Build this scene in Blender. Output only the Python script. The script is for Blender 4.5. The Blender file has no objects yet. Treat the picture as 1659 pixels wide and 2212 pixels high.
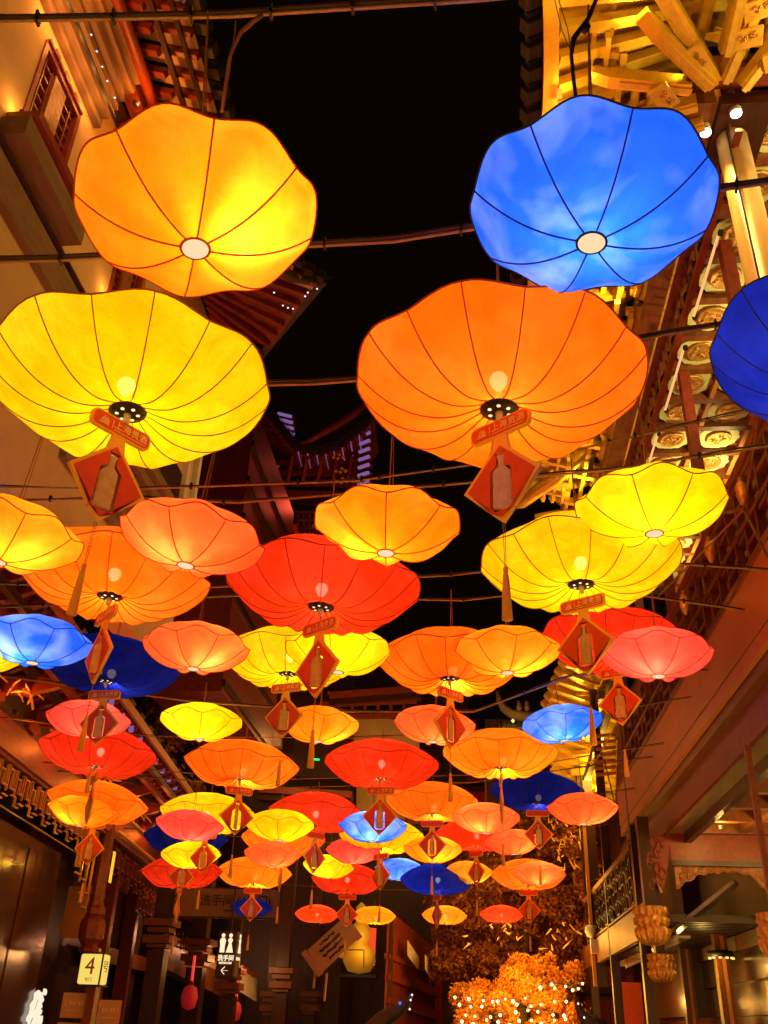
import bpy, math, random
from mathutils import Vector, Matrix
random.seed(7)
SC = bpy.context.scene
COL = SC.collection
R = math.radians

# ------------------------------------------------------------------ camera
CAMP = Vector((0, 0, 1.6))
FOC = 1990.0                      # focal length in units of a 1659 px wide frame
_p, _a, _r = R(29.2), R(-6.0), R(2.1)
FWD = Vector((math.cos(_p)*math.sin(_a), math.cos(_p)*math.cos(_a), math.sin(_p)))
_r0 = Vector((math.cos(_a), -math.sin(_a), 0)); _u0 = _r0.cross(FWD)
RGT = _r0*math.cos(_r) + _u0*math.sin(_r)
UPV = _u0*math.cos(_r) - _r0*math.sin(_r)
cam = bpy.data.cameras.new('camera'); camo = bpy.data.objects.new('camera', cam); COL.objects.link(camo)
camo.matrix_world = Matrix.Translation(CAMP) @ Matrix((RGT, UPV, -FWD)).transposed().to_4x4()
cam.sensor_fit = 'HORIZONTAL'; cam.sensor_width = 36; cam.lens = 36*FOC/1659
cam.clip_end = 500; cam.clip_start = 0.05
SC.camera = camo

# ------------------------------------------------------------------ sky (a black city night) and exposure
W = bpy.data.worlds.new('World'); SC.world = W; W.use_nodes = True
W.node_tree.nodes['Background'].inputs[0].default_value = (0.0035, 0.0014, 0.0006, 1)
W.node_tree.nodes['Background'].inputs[1].default_value = 0.7
SC.view_settings.view_transform = 'Standard'; SC.view_settings.look = 'None'
SC.view_settings.exposure = 0.0; SC.view_settings.gamma = 1.0
cy = SC.cycles
cy.use_denoising = True
cy.max_bounces = 5; cy.diffuse_bounces = 3; cy.glossy_bounces = 2; cy.transmission_bounces = 3
cy.transparent_max_bounces = 12; cy.sample_clamp_indirect = 4; cy.caustics_reflective = False
cy.use_light_tree = True

# ------------------------------------------------------------------ materials
MATS = {}
def nmat(name):
    m = bpy.data.materials.new(name); m.use_nodes = True
    nt = m.node_tree; nt.nodes.clear()
    MATS[name] = m
    return m, nt, nt.nodes.new('ShaderNodeOutputMaterial')
def mat(name, col, rough=0.6, metal=0.0, emit=0, var=0.35, scale=6, bump=0.15, stretch=None, ecol=None, coat=0):
    m, nt, out = nmat(name)
    b = nt.nodes.new('ShaderNodeBsdfPrincipled')
    tc = nt.nodes.new('ShaderNodeTexCoord'); mp = nt.nodes.new('ShaderNodeMapping')
    geo = nt.nodes.new('ShaderNodeNewGeometry')
    nt.links.new(geo.outputs['Position'], mp.inputs[0])
    if stretch: mp.inputs['Scale'].default_value = stretch
    nz = nt.nodes.new('ShaderNodeTexNoise'); nz.inputs['Scale'].default_value = scale; nz.inputs['Detail'].default_value = 6
    nz.inputs['Roughness'].default_value = 0.65
    nt.links.new(mp.outputs[0], nz.inputs[0])
    mx = nt.nodes.new('ShaderNodeMix'); mx.data_type = 'RGBA'
    lo = [c*(1-var) for c in col]; hi = [min(1, c*(1+var)) for c in col]
    mx.inputs[6].default_value = (*lo, 1); mx.inputs[7].default_value = (*hi, 1)
    rp = nt.nodes.new('ShaderNodeMapRange'); rp.inputs[1].default_value = 0.3; rp.inputs[2].default_value = 0.7
    nt.links.new(nz.outputs[0], rp.inputs[0]); nt.links.new(rp.outputs[0], mx.inputs[0])
    nt.links.new(mx.outputs[2], b.inputs['Base Color'])
    b.inputs['Roughness'].default_value = rough; b.inputs['Metallic'].default_value = metal
    if coat: b.inputs['Coat Weight'].default_value = coat; b.inputs['Coat Roughness'].default_value = 0.15
    if emit:
        b.inputs['Emission Color'].default_value = (*(ecol or col), 1); b.inputs['Emission Strength'].default_value = emit
    if bump:
        bp = nt.nodes.new('ShaderNodeBump'); bp.inputs['Strength'].default_value = bump; bp.inputs['Distance'].default_value = 0.02
        nt.links.new(nz.outputs[0], bp.inputs['Height']); nt.links.new(bp.outputs[0], b.inputs['Normal'])
    nt.links.new(b.outputs[0], out.inputs[0])
    return m
def fabric(name, col, emit, mottle=0.12, pale=None, mscale=2.2, transp=0.07, tcol=None):
    """lantern silk: lets the lamp inside shine through, an even emission stands in for light bouncing about inside"""
    m, nt, out = nmat(name)
    N = nt.nodes.new; L = nt.links.new
    tc = N('ShaderNodeTexCoord'); oi = N('ShaderNodeObjectInfo')
    ad = N('ShaderNodeVectorMath'); ad.operation = 'ADD'
    sc = N('ShaderNodeVectorMath'); sc.operation = 'SCALE'; sc.inputs['Scale'].default_value = 37.0
    cmb = N('ShaderNodeCombineXYZ')
    for i in range(3): L(oi.outputs['Random'], cmb.inputs[i])
    L(cmb.outputs[0], sc.inputs[0]); L(tc.outputs['Object'], ad.inputs[0]); L(sc.outputs[0], ad.inputs[1])
    nz = N('ShaderNodeTexNoise'); nz.inputs['Scale'].default_value = mscale; nz.inputs['Detail'].default_value = 3; nz.inputs['Distortion'].default_value = 0.6
    L(ad.outputs[0], nz.inputs[0])
    rp = N('ShaderNodeMapRange'); rp.inputs[1].default_value = 0.42; rp.inputs[2].default_value = 0.72
    L(nz.outputs[0], rp.inputs[0])
    wv = N('ShaderNodeTexNoise'); wv.inputs['Scale'].default_value = 160; wv.inputs['Detail'].default_value = 2
    L(tc.outputs['Object'], wv.inputs[0])
    mx = N('ShaderNodeMix'); mx.data_type = 'RGBA'
    mx.inputs[6].default_value = (*col, 1)
    pl = pale or tuple(min(1, c*(1+mottle*2.5)+mottle*0.1) for c in col)
    mx.inputs[7].default_value = (*pl, 1)
    L(rp.outputs[0], mx.inputs[0])
    mw = N('ShaderNodeMix'); mw.data_type = 'RGBA'; mw.blend_type = 'MULTIPLY'; mw.inputs[0].default_value = 1
    wr = N('ShaderNodeMapRange'); wr.inputs[1].default_value = 0.3; wr.inputs[2].default_value = 0.7; wr.inputs[3].default_value = 0.90; wr.inputs[4].default_value = 1.06
    cr = N('ShaderNodeTexNoise'); cr.inputs['Scale'].default_value = 5.0; cr.inputs['Detail'].default_value = 5; cr.inputs['Distortion'].default_value = 1.6
    L(ad.outputs[0], cr.inputs[0])
    crr = N('ShaderNodeMapRange'); crr.inputs[1].default_value = 0.3; crr.inputs[2].default_value = 0.7; crr.inputs[3].default_value = 0.84; crr.inputs[4].default_value = 1.10
    L(cr.outputs[0], crr.inputs[0])
    pm_ = N('ShaderNodeMath'); pm_.operation = 'MULTIPLY'; L(wr.outputs[0], pm_.inputs[0]); L(crr.outputs[0], pm_.inputs[1])
    L(wv.outputs[0], wr.inputs[0]); L(mx.outputs[2], mw.inputs[6]); L(pm_.outputs[0], mw.inputs[7])
    C_ = mw.outputs[2]
    tl = N('ShaderNodeBsdfTranslucent'); L(C_, tl.inputs[0])
    df = N('ShaderNodeBsdfDiffuse'); L(C_, df.inputs[0])
    m1 = N('ShaderNodeMixShader'); m1.inputs[0].default_value = 0.3; L(tl.outputs[0], m1.inputs[1]); L(df.outputs[0], m1.inputs[2])
    tr = N('ShaderNodeBsdfTransparent'); tr.inputs[0].default_value = (*(tcol or tuple(0.28+0.72*c for c in col)), 1)
    m2 = N('ShaderNodeMixShader'); m2.inputs[0].default_value = transp; L(m1.outputs[0], m2.inputs[1]); L(tr.outputs[0], m2.inputs[2])
    em = N('ShaderNodeEmission'); L(C_, em.inputs[0]); em.inputs[1].default_value = emit
    a = N('ShaderNodeAddShader'); L(m2.outputs[0], a.inputs[0]); L(em.outputs[0], a.inputs[1])
    L(a.outputs[0], out.inputs[0])
    return m
def glow(name, col, s):
    m, nt, out = nmat(name)
    e = nt.nodes.new('ShaderNodeEmission'); e.inputs[0].default_value = (*col, 1); e.inputs[1].default_value = s
    nt.links.new(e.outputs[0], out.inputs[0])
    return m

FAB = {
 'yellow': fabric('yellow silk', (1.0, 0.57, 0.002), 0.34),
 'amber':  fabric('amber silk', (0.98, 0.255, 0.004), 0.40),
 'orange': fabric('orange silk', (0.95, 0.19, 0.004), 0.36),
 'salmon': fabric('salmon silk', (0.92, 0.125, 0.020), 0.36),
 'pink':   fabric('pink silk', (0.90, 0.07, 0.045), 0.36),
 'red':    fabric('red silk', (0.74, 0.036, 0.004), 0.24),
 'blue':   fabric('blue silk', (0.02, 0.13, 0.95), 0.50, pale=(0.26, 0.38, 1.0), mscale=2.6),
 'navy':   fabric('dark blue silk', (0.012, 0.022, 0.33), 0.09),
}
PIPE = {k: mat(k+' piping', tuple(v*2.3 for v in c), 0.7, var=0, bump=0) for k, c in {
 'yellow': (0.16, 0.07, 0.003), 'amber': (0.28, 0.04, 0.003), 'orange': (0.28, 0.025, 0.002), 'salmon': (0.28, 0.016, 0.006),
 'pink': (0.25, 0.01, 0.008), 'red': (0.12, 0.006, 0.003), 'blue': (0.004, 0.006, 0.05), 'navy': (0.004, 0.005, 0.03)}.items()}
RIMM = {k: mat(k+' rim cord', tuple(v*1.7 for v in c), 0.7, var=0, bump=0) for k, c in {
 'yellow': (0.20, 0.07, 0.003), 'amber': (0.30, 0.035, 0.003), 'orange': (0.28, 0.02, 0.002), 'salmon': (0.30, 0.012, 0.004),
 'pink': (0.28, 0.008, 0.006), 'red': (0.12, 0.005, 0.002), 'blue': (0.004, 0.006, 0.05), 'navy': (0.003, 0.004, 0.02)}.items()}
M = {
 'plaster': mat('cream plaster', (0.60, 0.41, 0.17), 0.9, var=0.12, scale=1.2, bump=0.05),
 'white': mat('white lime wall', (0.62, 0.52, 0.46), 0.9, var=0.1, scale=1.5, bump=0.05),
 'mould': mat('grey brown moulding', (0.20, 0.12, 0.06), 0.8, var=0.2, scale=3, stretch=(6, 1, 6)),
 'darkwood': mat('dark lacquered wood', (0.040, 0.010, 0.004), 0.42, var=0.4, scale=5, stretch=(3, 1, 3)),
 'redwood': mat('red lacquered wood', (0.20, 0.028, 0.008), 0.45, var=0.35, scale=4, stretch=(3, 1, 3)),
 'brownwood': mat('brown varnished wood', (0.17, 0.052, 0.011), 0.42, var=0.35, scale=4, stretch=(4, 0.6, 4)),
 'salmonboard': mat('painted fascia board', (0.56, 0.22, 0.05), 0.45, var=0.12, scale=2, stretch=(1, 0.4, 1), bump=0.04),
 'gold': mat('gold leaf', (1.0, 0.62, 0.06), 0.30, metal=0.55, var=0.15, scale=7, bump=0.25),
 'golddull': mat('old gilt carving', (0.62, 0.32, 0.07), 0.38, metal=0.6, var=0.4, scale=18, bump=0.9),
 'goldpaint': mat('gold painted timber', (0.85, 0.50, 0.07), 0.42, metal=0.3, var=0.2, scale=9, bump=0.2),
 'celadon': mat('pale green painted panel', (0.58, 0.58, 0.22), 0.6, var=0.18, scale=9, bump=0.1),
 'carved': mat('carved wood relief', (0.30, 0.12, 0.035), 0.30, var=0.4, scale=14, bump=1.0),
 'tile': mat('dark roof tile', (0.030, 0.026, 0.022), 0.6, var=0.4, scale=8),
 'greentile': mat('grey green roof tile', (0.07, 0.085, 0.06), 0.5, var=0.4, scale=8),
 'metal': mat('grey conduit', (0.34, 0.24, 0.15), 0.45, metal=0.5, var=0.15, scale=20),
 'hose': mat('brown corrugated hose', (0.055, 0.028, 0.014), 0.5, var=0.2, bump=0),
 'black': mat('black rubber', (0.012, 0.009, 0.008), 0.55, var=0.2, bump=0),
 'soffit': mat('glossy grey soffit', (0.30, 0.27, 0.23), 0.22, var=0.15, scale=3, coat=0.3),
 'siding': mat('glossy brown cladding', (0.075, 0.025, 0.007), 0.22, var=0.3, scale=3, stretch=(1, 1, 0.3), coat=0.5),
 'cream_col': mat('cream painted column', (0.72, 0.48, 0.22), 0.35, var=0.12, scale=3, bump=0.08),
 'paving': mat('grey stone paving', (0.14, 0.12, 0.10), 0.6, var=0.3, scale=2),
 'boardred': mat('red printed board', (0.70, 0.07, 0.010), 0.55, var=0.12, scale=12, bump=0.03),
 'boardedge': mat('golden board edge', (1.0, 0.58, 0.06), 0.6, var=0.08, bump=0.02),
 'bottle': mat('stoneware bottle', (0.62, 0.46, 0.22), 0.5, var=0.2, scale=26, bump=0.35),
 'print': mat('gold print', (1.0, 0.85, 0.40), 0.4, var=0.05, bump=0),
 'tassel': mat('orange silk tassel', (0.98, 0.42, 0.04), 0.7, var=0.2, scale=60, stretch=(1, 1, 0.05), bump=0.4),
 'cord': mat('thin cord', (0.30, 0.14, 0.05), 0.8, var=0.1, bump=0),
 'signgrey': mat('beige sign panel', (0.24, 0.13, 0.075), 0.7, var=0.06, scale=2, bump=0.0),
 'signboard': mat('tan finger board', (0.42, 0.22, 0.10), 0.6, var=0.06, scale=2, bump=0),
 'ink': mat('dark lettering', (0.03, 0.012, 0.006), 0.6, var=0.05, bump=0),
 'paleink': mat('pale lettering', (0.75, 0.60, 0.45), 0.6, var=0.05, bump=0),
 'bark': mat('bark', (0.05, 0.030, 0.018), 0.9, var=0.4, scale=12, bump=0.8),
 'banner': mat('wooden banner board', (0.36, 0.22, 0.10), 0.55, var=0.15, scale=3, bump=0.05),
 'redlan': mat('red paper lantern', (0.55, 0.02, 0.015), 0.6, emit=0.12, ecol=(0.9, 0.03, 0.04), var=0.2),
 'camera_white': mat('white plastic', (0.75, 0.70, 0.60), 0.4, var=0.05, bump=0),
 'window': mat('dark window glass', (0.02, 0.012, 0.01), 0.12, var=0.2, bump=0.02),
}
def leafmat(name, c1, c2):
    m, nt, out = nmat(name); N = nt.nodes.new; L = nt.links.new
    g = N('ShaderNodeNewGeometry'); mx = N('ShaderNodeMix'); mx.data_type = 'RGBA'
    mx.inputs[6].default_value = (*c1, 1); mx.inputs[7].default_value = (*c2, 1)
    L(g.outputs['Random Per Island'], mx.inputs[0])
    d = N('ShaderNodeBsdfPrincipled'); d.inputs['Roughness'].default_value = 0.5; L(mx.outputs[2], d.inputs['Base Color'])
    t = N('ShaderNodeBsdfTranslucent'); L(mx.outputs[2], t.inputs[0])
    ms = N('ShaderNodeMixShader'); ms.inputs[0].default_value = 0.35; L(d.outputs[0], ms.inputs[1]); L(t.outputs[0], ms.inputs[2])
    L(ms.outputs[0], out.inputs[0]); return m
M['leaf'] = leafmat('autumn leaves', (0.20, 0.055, 0.008), (0.40, 0.14, 0.015))
M['flower'] = leafmat('orange blossom', (0.60, 0.20, 0.015), (0.85, 0.42, 0.05))
G = {
 'bulb': glow('frosted bulb', (1.0, 0.84, 0.55), 13.0),
 'bulblow': glow('warm bulb near the base', (1.0, 0.62, 0.2), 6.0),
 'disc': glow('bright lantern base', (1.0, 0.74, 0.42), 1.0),
 'hole': glow('lit vent hole', (1.0, 0.75, 0.35), 1.6),
 'neon': glow('neon tube', (1.0, 0.40, 0.16), 1.3),
 'spot': glow('spot lamp lens', (1.0, 0.90, 0.62), 9.0),
 'string': glow('string light', (1.0, 0.66, 0.26), 6.0),
 'cool': glow('cool pin light', (0.85, 0.85, 0.95), 1.6),
 'box': glow('lit acrylic', (1.0, 0.72, 0.13), 0.95),
 'boxwhite': glow('lit white acrylic', (1.0, 0.80, 0.48), 1.15),
 'char': glow('lit character', (1.0, 0.88, 0.66), 1.0),
 'green': glow('green led', (0.02, 0.9, 0.25), 1.5),
 'bluelamp': glow('blue led', (0.05, 0.15, 1.0), 1.5),
 'redlamp': glow('red tube', (1.0, 0.06, 0.05), 1.2),

 'purple': glow('purple light on eaves', (0.34, 0.16, 0.48), 0.62),  # emission stands in for purple light falling on eave parts
 'goldlamp': glow('warm strip', (1.0, 0.50, 0.03), 1.2),
 'pinwarm': glow('warm pin light', (1.0, 0.6, 0.15), 1.6),
}
# ------------------------------------------------------------------ object helpers
ORG = {}
def link(o, parent=None):
    COL.objects.link(o)
    if parent: o.parent = parent; ORG[o.name] = ORG.get(parent.name, Vector())
    return o
def tag(o, label, cat, group=None):
    o['label'] = label; o['category'] = cat
    if group: o['group'] = group
    return o
def thing(name, loc, label, cat, group=None, rot=None):
    o = bpy.data.objects.new(name, None); COL.objects.link(o); o.empty_display_size = 0.1
    o.location = loc; ORG[o.name] = Vector(loc)
    if rot: o.rotation_euler = rot
    return tag(o, label, cat, group)
class MB:
    def __init__(s): s.v = []; s.f = []
    def add(s, vs, fs):
        b = len(s.v); s.v += [Vector(x) for x in vs]; s.f += [tuple(i+b for i in f) for f in fs]
        return s
    def box(s, c, size, ax=None):
        ax = ax or (Vector((1,0,0)), Vector((0,1,0)), Vector((0,0,1))); c = Vector(c)
        vs = [c + ax[0]*(i*size[0]/2) + ax[1]*(j*size[1]/2) + ax[2]*(k*size[2]/2) for i in (-1,1) for j in (-1,1) for k in (-1,1)]
        return s.add(vs, [(0,1,3,2),(4,6,7,5),(0,4,5,1),(2,3,7,6),(0,2,6,4),(1,5,7,3)])
    def bar(s, a, b, w, h, up=(0,0,1)):
        a, b = Vector(a), Vector(b); z = (b-a); l = z.length; z.normalize()
        x = Vector(up).cross(z)
        if x.length < 1e-4: x = Vector((1,0,0)).cross(z)
        x.normalize(); y = z.cross(x)
        return s.box((a+b)/2, (w, h, l), (x, y, z))
    def tube(s, pts, r, n=6, cap=True):
        pts = [Vector(p) for p in pts]; rs = r if isinstance(r, (list, tuple)) else [r]*len(pts)
        rings = []; x = None
        for i, p in enumerate(pts):
            t = (pts[min(i+1, len(pts)-1)] - pts[max(i-1, 0)]).normalized()
            if x is None:
                x = t.cross(Vector((0.12, 0.3, 1)));
                if x.length < 1e-3: x = t.cross(Vector((1,0,0)))
            x = (x - t*x.dot(t)).normalized(); y = t.cross(x)
            rings.append([p + (x*math.cos(2*math.pi*k/n) + y*math.sin(2*math.pi*k/n))*rs[i] for k in range(n)])
        vs = [q for rg in rings for q in rg]; fs = []
        for i in range(len(pts)-1):
            for k in range(n):
                fs.append((i*n+k, i*n+(k+1)%n, (i+1)*n+(k+1)%n, (i+1)*n+k))
        if cap: fs += [tuple(range(n-1, -1, -1)), tuple(range((len(pts)-1)*n, len(pts)*n))]
        return s.add(vs, fs)
    def lathe(s, prof, n=16, c=(0,0,0), mod=None):
        c = Vector(c); vs = []
        for r, z in prof:
            for k in range(n):
                t = 2*math.pi*k/n; rr = r*(mod(t, r, z) if mod else 1)
                vs.append(c + Vector((rr*math.cos(t), rr*math.sin(t), z)))
        fs = [(i*n+k, i*n+(k+1)%n, (i+1)*n+(k+1)%n, (i+1)*n+k) for i in range(len(prof)-1) for k in range(n)]
        fs += [tuple(range(n-1, -1, -1)), tuple(range((len(prof)-1)*n, len(prof)*n))]
        return s.add(vs, fs)
    def prism(s, poly, o, u, v, w, d):
        """poly in the (u,v) plane at o, pushed d along w"""
        o, u, v, w = map(Vector, (o, u, v, w)); n = len(poly)
        vs = [o+u*x+v*y for x, y in poly] + [o+u*x+v*y+w*d for x, y in poly]
        return s.add(vs, [tuple(range(n-1,-1,-1)), tuple(range(n, 2*n))] + [(i, (i+1)%n, n+(i+1)%n, n+i) for i in range(n)])
    def quad(s, *p): return s.add(p, [tuple(range(len(p)))])
    def mesh(s, name, m, org=Vector((0,0,0)), smooth=False):
        me = bpy.data.meshes.new(name); me.from_pydata([tuple(v-org) for v in s.v], [], s.f); me.update()
        if m: me.materials.append(m)
        if smooth: me.polygons.foreach_set('use_smooth', [True]*len(me.polygons))
        return me
    def build(s, name, m, parent=None, smooth=False, kind=None, label=None, bevel=0, local=False):
        org = Vector() if (local or not parent) else ORG.get(parent.name, Vector())
        o = bpy.data.objects.new(name, s.mesh(name, m, org, smooth)); link(o, parent)
        if kind: o['kind'] = kind
        if label: o['label'] = label
        if bevel:
            b = o.modifiers.new('bevel', 'BEVEL'); b.width = bevel; b.segments = 2; b.limit_method = 'ANGLE'
        return o
CUBE = {}
def cube(m):
    if m.name not in CUBE:
        CUBE[m.name] = MB().box((0,0,0), (1,1,1)).mesh('block', m)
    return CUBE[m.name]
def piece(name, m, parent, c, size, ax=None, kind=None, label=None):
    o = bpy.data.objects.new(name, cube(m)); link(o, parent)
    if parent is None and kind: pass
    if kind: o['kind'] = kind
    if label: o['label'] = label
    org = ORG.get(parent.name, Vector()) if parent else Vector()
    rot = Matrix(ax).transposed().to_4x4() if ax else Matrix.Identity(4)
    o.matrix_basis = Matrix.Translation(Vector(c)-org) @ rot @ Matrix.Diagonal((*size, 1))
    return o
def pbar(name, m, parent, a, b, w, h, up=(0,0,1), **k):
    a, b = Vector(a), Vector(b); z = b-a; l = z.length; z.normalize()
    x = Vector(up).cross(z)
    if x.length < 1e-4: x = Vector((1,0,0)).cross(z)
    x.normalize(); y = z.cross(x)
    return piece(name, m, parent, (a+b)/2, (w, h, l), (x, y, z), **k)
class Fr:
    """a facade frame: s along the street, d out towards the street, z up"""
    def __init__(s, o, az, side):
        s.o = Vector(o); s.u = Vector((math.sin(R(az)), math.cos(R(az)), 0)); s.n = Vector((s.u.y, -s.u.x, 0))*side
        s.ax = (s.u, s.n, Vector((0,0,1)))
    def p(s, a, d, z): return s.o + s.u*a + s.n*d + Vector((0,0,z))
    def box(s, mb, a0, a1, d0, d1, z0, z1): return mb.box(s.p((a0+a1)/2, (d0+d1)/2, (z0+z1)/2), (a1-a0, d1-d0, z1-z0), s.ax)
    def pc(s, name, m, par, a0, a1, d0, d1, z0, z1, **k):
        return piece(name, m, par, s.p((a0+a1)/2, (d0+d1)/2, (z0+z1)/2), (a1-a0, d1-d0, z1-z0), s.ax, **k)
def text_mesh(body, size, m, ext=0.004, bold=0):
    c = bpy.data.curves.new('lettering', 'FONT'); c.body = body; c.size = size; c.extrude = ext; c.offset = bold
    c.align_x = 'CENTER'; c.align_y = 'CENTER'; c.resolution_u = 3
    o = bpy.data.objects.new('lettering', c); COL.objects.link(o); bpy.context.view_layer.update()
    me = bpy.data.meshes.new_from_object(o); bpy.data.objects.remove(o); me.materials.clear(); me.materials.append(m)
    return me
def put_text(body, size, m, parent, loc, right, up, ext=0.004, bold=0, name='lettering'):
    me = text_mesh(body, size, m, ext, bold); o = bpy.data.objects.new(name, me); link(o, parent)
    right, up = Vector(right).normalized(), Vector(up).normalized(); n = right.cross(up)
    org = ORG.get(parent.name, Vector()) if parent else Vector()
    o.matrix_basis = Matrix.Translation(Vector(loc)-org) @ Matrix((right, up, n)).transposed().to_4x4()
    return o
def lamp(kind, loc, energy, col=(1, 0.55, 0.22), target=None, size=0.1, angle=60, blend=0.6, parent=None, name='lamp_light'):
    l = bpy.data.lights.new(name, kind); l.energy = energy; l.color = (col[0], col[1]*0.86, col[2]*0.45)
    if kind in ('POINT', 'SPOT'): l.shadow_soft_size = size
    if kind == 'SPOT': l.spot_size = R(angle); l.spot_blend = blend
    if kind == 'AREA': l.size = size
    o = bpy.data.objects.new(name, l); link(o, parent)
    org = ORG.get(parent.name, Vector()) if parent else Vector()
    o.location = Vector(loc)-org
    if target is not None: o.rotation_euler = (Vector(target)-Vector(loc)).to_track_quat('-Z', 'Y').to_euler()
    return o
def ray(x, y): return FWD + RGT*((x-829.5)/FOC) - UPV*((y-1106)/FOC)
def atX(x, y, X): d = ray(x, y); return CAMP + d*(X/d.x)
def atY(x, y, Y): d = ray(x, y); return CAMP + d*(Y/d.y)
def atZ(x, y, z): d = ray(x, y); return CAMP + d*((z-1.6)/d.z)
def curve_mesh(splines, ext, m, name='board'):
    """flat outline(s) with holes, thickened; drawn in the XZ plane"""
    c = bpy.data.curves.new('c', 'CURVE'); c.dimensions = '2D'; c.fill_mode = 'BOTH'; c.extrude = ext/2
    for pts in splines:
        sp = c.splines.new('POLY'); sp.points.add(len(pts)-1); sp.use_cyclic_u = True
        for i, (x, y) in enumerate(pts): sp.points[i].co = (x, y, 0, 1)
    o = bpy.data.objects.new('c', c); COL.objects.link(o); bpy.context.view_layer.update()
    me = bpy.data.meshes.new_from_object(o); bpy.data.objects.remove(o)
    me.transform(Matrix.Rotation(R(90), 4, 'X')); me.materials.clear(); me.materials.append(m); me.name = name
    return me
def fret(par, m, F, s0, s1, z0, z1, d, cell, t=0.03, dep=0.04, teeth=0, name='lattice_bar', var=0):
    """interlocking key fret of separate bars"""
    n = max(1, round((s1-s0)/cell)); w = (s1-s0)/n; h = z1-z0; k = 0
    def H(a, b, z):
        nonlocal k
        F.pc(name, m, par, s0+a-t/2, s0+b+t/2, d-dep/2, d+dep/2, z0+z-t/2, z0+z+t/2); k += 1
    def V(a, za, zb):
        nonlocal k
        F.pc(name, m, par, s0+a-t/2, s0+a+t/2, d-dep*0.46, d+dep*0.46, z0+za+t/2, z0+zb-t/2); k += 1
    for i in range(n):
        x = i*w; a = (i % 2 == 0)
        if teeth:
            V(x, 0.12*h, h); H(x, x+0.45*w, 0.72*h if a else 0.88*h); V(x+0.45*w, 0.30*h, 0.72*h if a else 0.88*h); H(x+0.45*w, x+w, 0.30*h)
            V(x+0.74*w, 0.30*h, 0.98*h); H(x-0.25*w, x+0.25*w, 0.12*h if a else 0.0)
            if a: V(x+0.25*w, -0.16*h, 0.12*h); H(x+0.25*w, x+0.7*w, -0.16*h)
            continue
        if a:
            V(x+0.12*w, 0.0, h); H(x+0.12*w, x+0.72*w, 0.0 if not teeth else 0.0); V(x+0.72*w, 0, 0.62*h); H(x+0.42*w, x+0.72*w, 0.62*h); V(x+0.42*w, 0.3*h, 0.62*h)
        else:
            V(x+0.12*w, 0.0, h); H(x+0.12*w, x+0.72*w, h); V(x+0.72*w, 0.38*h, h); H(x+0.42*w, x+0.72*w, 0.38*h); V(x+0.42*w, 0.38*h, 0.7*h)
        if teeth: H(x-0.2*w, x+0.12*w, 0.35*h)
        else: H(x+0.72*w, x+1.12*w, 0.5*h)
    return k

# ================================================================== ground
g = MB().quad((-120, -60, 0), (120, -60, 0), (120, 200, 0), (-120, 200, 0)).build('ground', M['paving'], kind='structure')

for k, (x, y, e) in enumerate(((-3.6, 0.5, 170), (2.3, 0.0, 150), (-3.4, -4.0, 120), (2.2, -4.5, 120), (-4.6, 7.5, 55), (2.2, 6.5, 210), (-5.4, 12.5, 28), (2.2, 13.5, 150), (-4.2, 19.0, 16))):  # unseen lamps added as warm fill from street level
    bl_ = thing('fill_lamp', (x, y, 0), ['unseen fill lamp added just left of the viewer', 'unseen fill lamp added just right of the viewer', 'unseen fill lamp added behind the viewer on the left', 'unseen fill lamp added behind the viewer on the right', 'unseen fill lamp added below the cream building', 'unseen fill lamp added below the gallery front', 'unseen fill lamp added below the gold lit key fret', 'unseen fill lamp added below the far end of the gallery', 'unseen fill lamp added in front of the dark shop row'][k], 'fill lamp', 'unseen fill lamps added along the street')
    MB().lathe([(0.09, 0), (0.09, 0.05), (0.05, 0.07), (0.045, 0.95), (0.08, 0.97), (0.08, 1.0)], 14, (x, y, 0)).build('post', M['black'], bl_, True)
    MB().lathe([(0.02, 1.0), (0.08, 1.04), (0.11, 1.12), (0.08, 1.2), (0.02, 1.23)], 16, (x, y, 0)).build('globe', G['string'], bl_, True)
    lamp('POINT', (x, y, 1.33), e, (1, 0.50, 0.17), size=0.12, parent=bl_, name='fill_light')

# ================================================================== RIGHT: gallery building (gold eaves, medallion ceiling)
FR = Fr((2.9, 0, 0), 0, -1)       # s = Y, d>0 points back to the street (-X)
RB = thing('gallery_building', (2.9, 10, 0), 'tall wooden gallery building on the right with gilded eaves and medallion ceiling', 'building')
FARY = 19.3
def rpc(n, m, a0, a1, x0, x1, z0, z1, **k): return FR.pc(n, M[m], RB, a0, a1, 2.9-x1, 2.9-x0, z0, z1, **k)
# inner wall and floors
rpc('wall', 'darkwood', 3.0, FARY, 4.75, 5.0, 5.3, 11.0)
rpc('wall', 'darkwood', 3.0, 16.3, 6.2, 6.4, 0, 5.0)
rpc('gallery_floor', 'darkwood', 3.0, FARY-0.1, 3.36, 6.4, 5.0, 5.3)
rpc('fascia_board', 'salmonboard', 3.0, FARY, 2.90, 2.97, 5.22, 5.86)
rpc('fascia_groove', 'brownwood', 3.0, FARY, 2.915, 2.98, 5.19, 5.22)
rpc('fascia_board', 'salmonboard', 3.0, FARY, 2.905, 2.97, 5.03, 5.19)
rpc('fascia_cap', 'brownwood', 3.0, FARY, 2.87, 3.10, 5.86, 5.93)
rpc('fascia_batten', 'brownwood', 3.0, FARY-0.2, 2.98, 3.10, 4.90, 5.05)
rpc('edge_beam', 'redwood', 3.0, FARY-0.4, 3.10, 3.16, 4.50, 5.02)
rpc('soffit_board', 'soffit', 3.0, FARY-0.6, 3.16, 3.40, 4.50, 4.53)
rpc('edge_beam', 'darkwood', 3.0, 16.0, 3.40, 3.50, 4.35, 4.62)
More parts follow.
